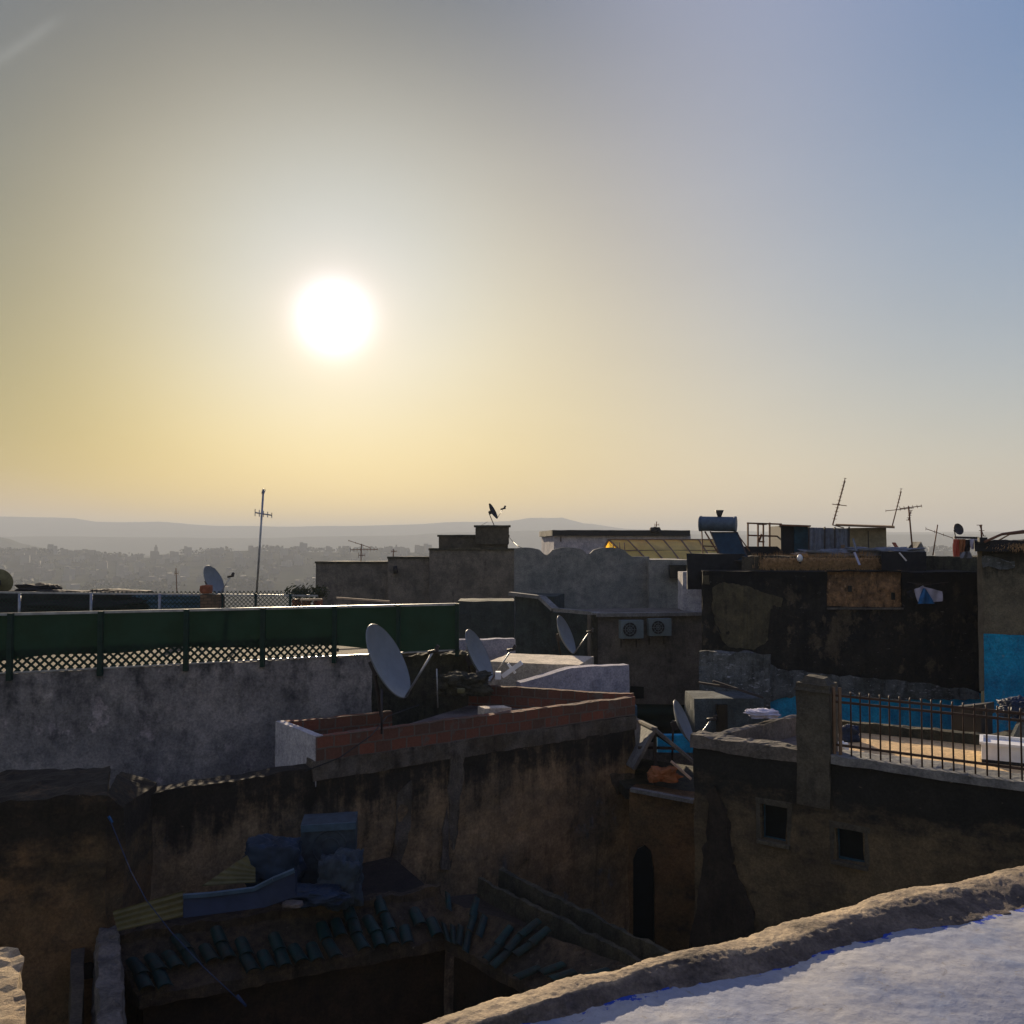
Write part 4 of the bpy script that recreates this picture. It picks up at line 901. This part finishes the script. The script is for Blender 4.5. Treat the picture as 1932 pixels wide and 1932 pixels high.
mb = MB(); mb.tube([P(745, 1068, 45.1), P(747, 1082, 45.1)], .12, 8); mb.build('spout', 'shed_black', cn)
dish('small dark satellite dish tilted on the topmost block of the concrete house', P(931, 964, 47.6), .46, (.86, -.22, .45), P(933, 993, 47.8), stay=[P(921, 984, 47.7), P(908, 991, 47.7)], mat='shed_black', lnb=1.4)
antenna('spindly aerial with two long booms over the left concrete block', P(681, 1062, 50), P(682, 1026, 50), [(.95, (-1, .1, .32), 1.3, 4, .12, (0, 0, 1)), (.7, (1, .1, .02), 1.5, 9, .22, (0, 0, 1)), (.4, (.5, .4, 0), .4, 4, .3, (0, 0, 1))], r=.03)
antenna('tiny upright aerial on the far edge of the concrete house', P(742, 1050, 52), P(742, 1036, 52), [(.7, (1, 0, 0), .3, 4, .15, (0, 0, 1))], r=.03)
# ================================================================== scalloped wall
sw = thing('scalloped_house', 'green-grey house wall topped by rounded scallops', 'house', (3, 39, -12))
d_ = 38.5; base = P(970, 1050, d_); pts = []
zB = base.z
X0 = P(969, 1050, d_).x; X1 = P(1228, 1050, d_).x
def sc_z(u):
    z = 1050
    for c, w, h in ((990, 42, 17), (1071, 42, 17), (1149, 42, 17)):
        t = abs(u-c)/w
        if t < 1: z = min(z, 1050-h*math.sqrt(1-t*t) if t < .7 else 1050-h*math.sqrt(1-.49)*(1-(t-.7)/.3)**1.2)
    return z
poly = [Vector((X0, d_, -12))]+[P(u, sc_z(u), d_) for u in range(970, 1228, 3)]+[Vector((X1, d_, -12))]
MB().slab(poly, (0, .35, 0)).build('scalloped_wall', 'green_grey_plaster', sw)
a = P(1224, 1056, 38); b = P(1300, 1056, 38); b.z = a.z
MB().hexa(wallh(a, b, -12, 3), res=.4, amp=.02).build('side_block', 'green_grey_plaster', sw)
low('dark_hatch', 'dark square hatch in the wall right of the scallops', 'hatch', 1264, 1298, 1066, 1091, 37.6, 'window_dark', .3)
low('white_pillar', 'stubby whitish pillar beside the black stained house', 'pillar', 1288, 1330, 1079, 1156, 34.3, 'white_wash', 1.0, res=.2, amp=.02)
crumple('plant_pot', 'dark round object fixed to the whitish pillar', 'pot', P(1323, 1103, 33.9), (.22, .15, .20), 'shed_black', 41, .2)
# white house behind
wh = thing('white_house', 'white-grey house with a dark cornice behind the scalloped wall', 'house', (6, 62, -12))
a = P(1045, 1008, 60); b = P(1303, 1008, 61); b.z = a.z
MB().hexa(wallh(a, b, -14, 6), res=.6, amp=.02).build('wall', 'lavender_plaster', wh)
a = P(1042, 1000, 59.7); b = P(1302, 1000, 60.7); b.z = a.z
MB().hexa(wallh(a, b, P(1045, 1011, 60).z, 6.5), res=.6, amp=.02).build('cornice', 'shed_black', wh)
MB().bar(P(1058, 1012, 59.6), P(1058, 1022, 59.6), .1).build('pipe', 'dark_metal', wh)
crumple('tank_top', 'small dark lump on the flat roof of the white-grey house', 'tank', P(1236, 1000, 60.5), (.35, .3, .2), 'shed_black', 42, .2)
antenna('tiny aerial on the flat roof of the white-grey house', P(1237, 1000, 61), P(1239, 984, 61), [(.6, (1, 0, .1), .3, 3, .2, (0, 0, 1))], r=.03)
# yellow greenhouse roof
yr = thing('greenhouse_roof', 'translucent yellow ridge roof behind the scalloped wall', 'roof', (7, 50, -3))
r0_ = P(1152, 1019, 51.5); r1_ = P(1350, 1019, 53); e0 = P(1190, 1058, 48.5); e1 = P(1372, 1058, 49.5); w0 = P(1128, 1058, 52); w1 = P(1322, 1058, 54)
k0_ = r0_; apx = P(1148, 1019, 51)
def sheet(q, name, mat, par, t=(0, -.02, .02)): return MB().slab(q, t).build(name, mat, par)
sheet([apx, r1_, e1, e0], 'front_slope', 'yellow_poly', yr); sheet([apx, w0, w1, r1_], 'back_slope', 'yellow_poly', yr)
gt = MB(); gl = P(1130, 1052, 50.2); gr = P(1186, 1060, 48.7); gt.slab([apx+Vector((0, -.02, -.05)), P(1131, 1060, 50.2), P(1186, 1062, 48.7)], (0, .03, 0)); gt.build('gable', 'yellow_gable', yr)
mb = MB()
for i in range(7):
    f = i/6; a = apx.lerp(r1_, f); b = e0.lerp(e1, f); mb.bar(a+Vector((0, -.04, .03)), b+Vector((0, -.05, .03)), .08)
for f in (0, .55): mb.bar(apx.lerp(e0, f)+Vector((0, -.05, .03)), r1_.lerp(e1, f)+Vector((0, -.05, .03)), .08)
mb.bar(apx+Vector((0, -.06, .03)), gl+Vector((0, -.06, 0)), .09)
for u in (1155, 1167, 1176): mb.bar(P(u, 1024, 50)+Vector((0, -.4, 0)), P(u+2, 1058, 49.6)+Vector((0, -.6, 0)), .05)
mb.build('glazing_bars', 'wood', yr)
mb = MB(); mb.tube([P(960, 1013, 46.8), P(968, 1022, 44), P(978, 1031, 41), P(992, 1036, 38.4)], .014, 5); tag(mb.build('cable', 'black_plastic'), 'thin cable sagging from the topmost concrete block to the first scallop', 'cable')
# ================================================================== black stained house
bh = thing('stained_house', 'large black mould stained house with an ochre brick inset', 'house', (10, 27, -12))
a = P(1325, 1078, 25.4); b = P(1846, 1078, 24.6); b.z = a.z; pb = (a, b)
nb_ = nrm(pb)
zmid = on(1600, 1283, pb).z
mb = MB()
hs, tb_, _n = facade(pb, 0, [(1560, 1076, 1703, 1146)], zmid-.3, a.z, .25, .16, .03, mb, 0, Vector((a.x, a.y, 0)).normalized())
mb.hexa(wallh(a-nb_*.25, b-nb_*.25, -12, 5, Vector((a.x, a.y, 0)).normalized()), res=None); mb.build('front_wall', 'black_mold_plaster', bh)
low_a = on(1325, 1240, pb, .03); low_b = on(1846, 1240, pb, .03)
MB().slab(rag([on(u, v, pb, .05) for u, v in ((1338, 1225), (1400, 1232), (1442, 1250), (1470, 1262), (1560, 1272), (1700, 1285), (1845, 1302), (1845, 1318), (1790, 1322), (1700, 1318), (1600, 1312), (1500, 1312), (1420, 1330), (1330, 1345))], .12, .07, 3), -nb_*.10).build('flaked_band', 'flaked_grey', bh)
A_ = on(1330, 1300, pb, -.0); B_ = on(1850, 1300, pb, -.0)
A_.z = B_.z = zmid-.25
mb = MB(); mb.hexa(wallh(A_, B_, -12, .25), res=.3, amp=.02); mb.build('blue_wall', 'blue_paint', bh)
MB().slab(rag([on(u, v, pb, .03) for u, v in ((1345, 1108), (1365, 1098), (1410, 1105), (1440, 1118), (1478, 1130), (1472, 1145), (1449, 1150), (1449, 1205), (1425, 1225), (1375, 1222), (1352, 1190), (1343, 1150))], .06, .05, 6), -nb_*.06).build('plaster_patch', 'tan_plaster', bh)
MB().slab(rag([on(u, v, pb, .03) for u, v in ((1327, 1085), (1338, 1085), (1338, 1102), (1327, 1102))], .12, .03, 3), -nb_*.06).build('plaster_patch', 'tan_plaster', bh)
s0, s1, z0, z1 = hs[0]
A2 = Vector((a.x, a.y, 0))+tb_*s0-nb_*.10; B2 = Vector((a.x, a.y, 0))+tb_*s1-nb_*.10
mb = MB(); mb.hexa(wallh(Vector((A2.x, A2.y, z1)), Vector((B2.x, B2.y, z1)), z0, .12), res=.06, amp=.025, fr=5); br_ = mb.build('brick_inset', 'ochre_rubble', bh)
for u, v, w, h in ((1601, 1105, 7, 12), (1683, 1118, 7, 14)):
    MB().hexa(wallh(on(u, v, pb, -.055), on(u+w, v, pb, -.055), on(u, v+h, pb).z, .05)).build('slit', 'window_dark', br_)
MB().bar(on(1560, 1148, pb, .03), on(1703, 1148, pb, .03), .08, .05).build('sill', 'dark_concrete', bh)
# stepped tops
def roofstep(u0, u1, v, vb, d, mat, t=1.5, par=bh, name='upper_wall', **k):
    a = P(u0, v, d); b = P(u1, v, d); b.z = a.z; return MB().hexa(wallh(a, b, P(u0, vb, d).z-.6, t, Vector((a.x, a.y, 0)).normalized()), **k).build(name, mat, par)
roofstep(1400, 1665, 1050, 1072, 26.6, 'mud', 1.2, res=.15, amp=.03, top=.05)
roofstep(1296, 1405, 1045, 1075, 27.2, 'shed_black', 1.6, res=.2, amp=.02)
roofstep(1663, 1748, 1041, 1085, 26.0, 'shed_black', 1.2, res=.15, amp=.03)
roofstep(1744, 1846, 1054, 1085, 27.0, 'green_grey_plaster', 1.2, res=.15, amp=.03)
roofstep(1744, 1846, 1050, 1055, 26.95, 'mossy', 1.3, res=.15, amp=.03, name='coping')
mb = MB(); rnd = random.Random(3)                                   # dry grass on the wall top
for i in range(5200):
    u = 1480+170*rnd.random()**.8 if rnd.random() < .8 else rnd.uniform(1420, 1650); d = rnd.uniform(26.5, 27.6); p = P(u, 1053, d); h = rnd.uniform(.08, .34)*(.6+.5*noise.noise(Vector((u*.05, 0, 0))))
    w = Vector((rnd.gauss(0, 1), rnd.gauss(0, 1), 0)).normalized()*.012; tip = p+Vector((rnd.gauss(0, .10), rnd.gauss(0, .10), h)); p.z -= .3
    mb.face([p-w, p+w, tip])
for i in range(4200):
    u = rnd.uniform(1440, 1655); p = P(u, 1052+rnd.random()*16, 26.5); tip = p+Vector((rnd.gauss(0, .09), -.05-.1*rnd.random(), -.22*rnd.random())); w = Vector((.012, 0, 0)); mb.face([p-w, p+w, tip])
tag(mb.build('dry_grass', 'straw'), 'dry brown grass growing along the wall top above the brick inset', 'grass', kind='stuff')
def bulb(u, v, d, s, lab):
    t = thing('lamp', lab, 'lamp', P(u, v+4, d))
    mb = MB(); mb.grid(lambda i, j: P(u, v, d)+Vector((math.cos(i*6.2832)*math.sin(j*math.pi)*s, math.sin(i*6.2832)*math.sin(j*math.pi)*s, math.cos(j*math.pi)*s*1.35)), 14, 8, smooth=True, closeu=True); mb.build('globe', 'white_plastic', t)
    MB().tube([P(u, v+3, d), P(u, v+10, d)], .03, 6).build('stem', 'dark_metal', t)
bulb(1509, 1053, 26.3, .085, 'small white globe lamp on the wall top above the tan patch')
mb = MB(); mb.bar(P(1612, 1042, 26.0), P(1622, 1066, 25.8), .06, .03); tag(mb.build('offcut', 'pale_cloth'), 'thin white strip hanging in the dry grass', 'strip')
mb = MB(); mb.bar(P(1609, 1016, 26.5), P(1616, 1040, 26.4), .07, .03); tag(mb.build('offcut', 'sheet_grey'), 'pale upright splinter leaning before the tan shed', 'strip')
mb = MB(); mb.bar(P(1610, 1043, 25.5)+Vector((1.32, 0, 0)), P(1618, 1058, 25.5)+Vector((1.4, 0, 0)), .05, .03); tag(mb.build('offcut', 'white_plastic'), 'small white strip on the dark wall right of the brick inset', 'strip')
# hanging cloths
cb = thing('laundry', 'pale lavender cloth with a blue wedge drying on the dark wall', 'laundry', P(1740, 1130, 24.3))
def cloth(pts, mat, name, par, th=.01):
    p = [Vector(q) for q in pts]
    mb = MB(); mb.grid(lambda i, j: (p[0].lerp(p[1], i)).lerp(p[3].lerp(p[2], i), j)+Vector((0, .03*math.sin(i*9+j*3), 0)), 14, 10, smooth=True); mb.grid(lambda i, j: (p[0].lerp(p[1], i)).lerp(p[3].lerp(p[2], i), j)+Vector((0, .03*math.sin(i*9+j*3)+th, 0)), 14, 10, smooth=True)
    return mb.build(name, mat, par)
cloth([P(1725, 1112, 24.3), P(1742, 1105, 24.25), P(1768, 1134, 24.25), P(1732, 1135, 24.3)], 'pale_cloth', 'cloth', cb)
cloth([P(1740, 1106, 24.24), P(1778, 1116, 24.2), P(1778, 1134, 24.2), P(1755, 1137, 24.24)], 'pale_cloth', 'cloth', cb)
cloth([P(1742, 1110, 24.15), P(1746, 1110, 24.15), P(1763, 1139, 24.15), P(1732, 1139, 24.15)], 'blue_cloth', 'wedge', cb)
MB().tube([P(1712, 1098, 24.3), P(1742, 1104, 24.2), P(1790, 1098, 24.3)], .008, 5).build('line', 'dark_metal', cb)
MB().bar(P(1715, 1116, 24.4), P(1722, 1128, 24.4), .12).build('basket', 'shed_black', cb)
# rooftop frame and shed
fm = thing('cage_frame', 'open rusty metal frame standing against the sky beside the black shed', 'frame', P(1440, 1046, 29))
mb = MB()
for u, v0, v1 in ((1411, 986, 1032), (1430, 990, 1032), (1440, 989, 1032), (1452, 986, 1032)): mb.bar(P(u, v0, 29), P(u, v1, 29), .05)
for (u0, v0, u1, v1) in ((1409, 987, 1475, 989), (1411, 1010, 1475, 1012), (1428, 989, 1446, 989), (1430, 1022, 1442, 1022)): mb.bar(P(u0, v0, 29.02), P(u1, v1, 29.02), .05)
mb.tube([P(1431, 1022, 29.1), P(1437, 1008, 29.1)], .04, 6)
mb.build('bars', 'rust', fm); MB().hexa(wallh(P(1404, 1031, 29), P(1490, 1031, 29), P(1404, 1060, 29).z, 1.5)).build('base', 'shed_black', fm)
sh = thing('black_shed', 'black sheet-clad shed on the stained house roof', 'shed', P(1495, 1046, 28.6))
MB().hexa(wallh(P(1473, 992, 28.6), P(1499, 992, 28.6), P(1473, 1050, 28.6).z, 1.2)).build('wall', 'shed_black', sh)
MB().hexa(wallh(P(1498.5, 993, 28.55), P(1526, 993, 28.55), P(1473, 1050, 28.6).z, 1.2)).build('teal_wall', 'shed_blue', sh)
MB().hexa([P(1470, 992, 28.3), P(1530, 994, 28.3), P(1530, 994, 30), P(1470, 992, 30), P(1470, 989, 28.3), P(1530, 991, 28.3), P(1530, 991, 30), P(1470, 989, 30)]).build('roof', 'rust', sh)
sp = thing('sheet_screen', 'grey corrugated sheets standing between the black shed and the tan shed', 'screen', P(1565, 1046, 28.2))
q_ = [P(1524, 1050, 28.2), P(1604, 1052, 28.0), P(1602, 997, 28.0), P(1526, 995, 28.2)]
mb = MB(); mb.grid(lambda a, b: q_[0].lerp(q_[1], a).lerp(q_[3].lerp(q_[2], a), b)+Vector((0, .03*math.sin(a*60), 0)), 120, 1, smooth=True); mb.grid(lambda a, b: q_[0].lerp(q_[1], a).lerp(q_[3].lerp(q_[2], a), b)+Vector((0, .03*math.sin(a*60)+.01, 0)), 120, 1, smooth=True); mb.build('sheet', 'sheet_grey', sp)
mb = MB()
for u in (1526, 1556, 1575, 1602): mb.bar(P(u, 994, 27.95), P(u, 1050, 27.95), .04)
mb.build('battens', 'dark_metal', sp)
ts = thing('tan_shed', 'tan shed with a thin overhanging roof and a tall aerial at its corner', 'shed', P(1640, 1046, 28.5))
a = P(1602, 996, 28.4); b = P(1672, 996, 28.2); b.z = a.z
MB().hexa(wallh(a, b, P(1602, 1050, 28.4).z, 1.8), res=.3, amp=.01).build('wall', 'shed_tan', ts)
MB().hexa(wallh(P(1638, 1002, 28.1), P(1639, 1002, 28.1), P(1602, 1050, 28.4).z, .05)).build('seam', 'dark_metal', ts)
z = P(1576, 990, 27.9); MB().hexa([z+Vector((0, 0, -.04)), P(1688, 995, 27.8)+Vector((0, 0, -.03)), P(1686, 995, 30.5), P(1578, 990, 30.8), z+Vector((0, 0, .02)), P(1688, 993, 27.8), P(1686, 993, 30.5)+Vector((0, 0, .03)), P(1578, 988, 30.8)]).build('roof', 'wood', ts)
mb = MB(); mb.bar(P(1570, 990, 28), P(1592, 996, 28), .03); mb.bar(P(1590, 1028, 27.6), P(1592, 1048, 27.6), .10, .08); tag(mb.build('board', 'wood'), 'brown board leaning on the grey sheets', 'board')
crumple('rubbish', 'pile of grey scrap at the foot of the tan shed', 'rubbish', P(1650, 1044, 27.2), (.9, .4, .16), 'sheet_grey', 51, .6)
crumple('rubbish', 'grey scrap heaped before the corrugated sheets', 'rubbish', P(1575, 1046, 27.4), (.9, .4, .14), 'sheet_grey', 52, .6)
dv = (.25, .1, 1)
antenna('tall leaning aerial with many short rods above the tan shed', P(1571, 990, 28.2), P(1594, 907, 28.4), [(.5, (.27, .02, .96), 1.35, 12, .16, (.9, .4, -.1)), (.45, (1, .1, -.1), .45, 3, .05, (0, 0, 1))], r=.022)
antenna('leaning aerial at the right end of the tan shed', P(1683, 994, 28.6), P(1700, 927, 28.6), [(.72, (.25, .05, 1), .7, 7, .14, (.9, .4, 0)), (.48, (1, .1, .1), .9, 3, .08, (0, 0, 1))], r=.018)
antenna('upright aerial with crossed booms right of the tan shed', P(1722, 1042, 27.2), P(1714, 955, 27.2), [(.97, (1, .1, .12), .70, 6, .14, (0, .6, 1)), (.78, (.5, .4, 1), .35, 5, .12, (1, 0, 0))], r=.024)
antenna('thin leaning aerial before the far trees', P(1760, 1048, 27.2), P(1769, 990, 27.3), [(.75, (1, .1, -.33), .9, 4, .10, (0, 0, 1))], r=.018)
mb = MB(); mb.slab([P(1718, 1050, 28.5), P(1746, 1050, 28.5), P(1744, 1035, 28.5), P(1738, 1022, 28.5), P(1731, 1036, 28.5)], (0, .6, 0)); tag(mb.build('grey_hood', 'stone_coping'), 'small pointed grey hood on the roof beneath the crossed aerial', 'hood')
mb = MB(); mb.bar(P(1618+68, 1024, 27.5), P(1630+68, 1042, 27.3), .12, .04); tag(mb.build('board', 'terracotta'), 'short rusty board leaning right of the tan shed', 'board')
dish('small dark round satellite dish on the skyline at the right', P(1809, 998, 29), .19, (.25, -.9, .3), P(1806, 1030, 29.2), mat='dark_metal', arm=False)
ln = thing('washing', 'red and salmon washing hung with a dark cloth on the skyline at right', 'laundry', P(1820, 1050, 24))
MB().bar(P(1800, 1014, 24.1), P(1846, 1015, 24.1), .05, .06).build('rail', 'dark_metal', ln)
cloth([P(1799, 1017, 24), P(1810, 1017, 24), P(1812, 1050, 24), P(1799, 1050, 24)], 'pink_cloth', 'red_cloth', ln)
cloth([P(1810, 1017, 23.95), P(1822, 1017, 23.95), P(1818, 1040, 23.95), P(1812, 1048, 23.95)], 'orange_rag', 'salmon_cloth', ln)
cloth([P(1820, 1018, 24.05), P(1832, 1018, 24.05), P(1828, 1044, 24.05), P(1816, 1040, 24.05)], 'black_plastic', 'dark_cloth', ln)
cloth([P(1830, 1017, 23.9), P(1845, 1017, 23.9), P(1836, 1036, 23.9), P(1833, 1036, 23.9)], 'pale_cloth', 'pale_cloth', ln)
cloth([P(1812, 1042, 23.9), P(1830, 1040, 23.9), P(1834, 1053, 23.9), P(1812, 1053, 23.9)], 'sheet_grey', 'grey_cloth', ln)
# ================================================================== solar water heater
so = thing('solar_water_heater', 'solar water heater with a horizontal tank over a sloping dark blue panel', 'water heater', P(1360, 1058, 28.5))
tc0 = P(1322, 988, 28.6); tc1 = P(1387, 989, 28.2); tx = (tc1-tc0).normalized()
mb = MB(); mb.tube([tc0-tx*.01, tc0+tx*.05, tc1-tx*.05, tc1+tx*.01], .235, 24, None); mb.build('tank', 'tank_blue', so)
mb = MB()
for f in (0, 1): c = tc0.lerp(tc1, f); mb.tube([c-tx*.04, c+tx*.04], .25, 20)
mb.build('tank_caps', 'tank_blue', so)
c = tc0.lerp(tc1, .55); mb = MB(); mb.tube([c+Vector((0, 0, .2)), c+Vector((0, 0, .33)), c+Vector((0, 0, .44))], .05, 12, .14); mb.build('vent', 'dark_metal', so)
q_ = [P(1341, 1005, 28.3), P(1391, 1005, 27.95), P(1413, 1058, 27.0), P(1363, 1058, 27.4)]
nq = (q_[1]-q_[0]).cross(q_[3]-q_[0]).normalized(); nq = -nq if nq.y > 0 else nq
MB().slab(q_, -nq*.07).build('panel', 'solar_glass', so)
mb = MB()
for i in range(4): mb.bar(q_[i]+nq*.01, q_[(i+1) % 4]+nq*.01, .035)
mb.build('panel_frame', 'dark_metal', so)
mb = MB()
for a_, b_ in ((P(1324, 1000, 28.6), P(1326, 1046, 28.7)), (P(1385, 1000, 28.3), P(1415, 1040, 28.2)), (P(1330, 1003, 28.3), P(1365, 1060, 27.5)), (P(1340, 1003, 28.6), P(1372, 1046, 29.2)), (P(1324, 1030, 28.7), P(1370, 1032, 29.0))): mb.bar(a_, b_, .035)
mb.build('stand', 'rust', so)
# ================================================================== blue-painted house at the right margin
bl = thing('blue_house', 'grey-brown house at the right margin painted bright blue below', 'house', (13, 23, -12))
a = P(1852, 1036, 22.0); b = P(2200, 1046, 21.0); b.z = a.z; pbl = (a, b); n_b = nrm(pbl)
plaster('blue_house_plaster', (.17, .155, .11), (.12, .11, .08), (.035, .036, .03), .3, ztop=a.z, zfall=.9, ktop=.8, sc=1.3)
zb2 = on(1870, 1197, pbl).z
mb = MB(); DB = Vector((a.x, a.y, 0)).normalized(); mb.hexa(wallh(a, b, zb2, 3.2, DB), res=.12, amp=.02, fr=1.6, top=.02); mb.build('upper_wall', 'blue_house_plaster', bl)
A_ = Vector((a.x, a.y, zb2)); B_ = Vector((b.x, b.y, zb2))
mb = MB(); mb.hexa(wallh(A_+n_b*.004, B_+n_b*.004, -12, 3.2, DB), res=.14, amp=.02, fr=1.6); mb.build('painted_wall', 'blue_paint', bl)
mb = MB(); c_ = P(1843, 1040, 21.9); mb.hexa(wallh(Vector((c_.x, c_.y, a.z+.02)), Vector((a.x, a.y-.01, a.z+.02)), on(1846, 1302, pbl).z, .5, DB), res=.1, amp=.015); mb.build('corner_strip', 'tan_curb', bl)
mb = MB(); z = P(1838, 1020, 21.8).z; mb.hexa(wallh(Vector((P(1838, 1020, 21.8).x, 21.8, z)), Vector((b.x, b.y-.1, z)), a.z-.05, 3.3, DB), res=.15, amp=.03, top=.06); mb.build('roof_edge', 'shed_black', bl)
mb = MB(); rnd = random.Random(5)
for i in range(700):
    u = rnd.uniform(1866, 1960); p = on(u, 1021+rnd.random()*8, pbl, .18); tip = p+Vector((rnd.gauss(0, .10), -.03-.08*rnd.random(), rnd.uniform(-.22, .04))); w = Vector((.016, 0, 0)); mb.face([p-w, p+w, tip])
mb.build('straw_fringe', 'straw', bl)
MB().slab(rag([on(u, v, pbl, .035) for u, v in ((1852, 1050), (1868, 1046), (1892, 1060), (1912, 1062), (1915, 1072), (1885, 1074), (1866, 1068), (1854, 1072))], .08, .06, 4), -n_b*.06).build('lime_patch', 'flaked_grey', bl)
mb = MB(); mb.tube([P(1858, 1022, 21.6), P(1890, 1008, 21.8), P(1960, 998, 22)], .035, 6); tag(mb.build('pole', 'rust'), 'rusty pole lying slantwise across the roof edge at the right margin', 'pole')
mb = MB(); mb.tube([P(1880, 1022, 22.0), P(1905, 1008, 22), P(1960, 1003, 22.2)], .02, 6); tag(mb.build('pole', 'wood'), 'thinner pole beneath the rusty one on the roof edge', 'pole')
antenna('small tripod aerial on the roof corner of the blue-painted house', P(1852, 1020, 22.3), P(1851, 990, 22.4), [(.7, (.4, .1, -1), .3, 3, .15, (1, 0, 0))], r=.02)
mb = MB(); mb.bar(P(1846, 1020, 21.7), P(1861, 1020, 21.7), .1, .16); tag(mb.build('roof_box', 'black_plastic'), 'little black box on the roof corner of the blue-painted house', 'box')
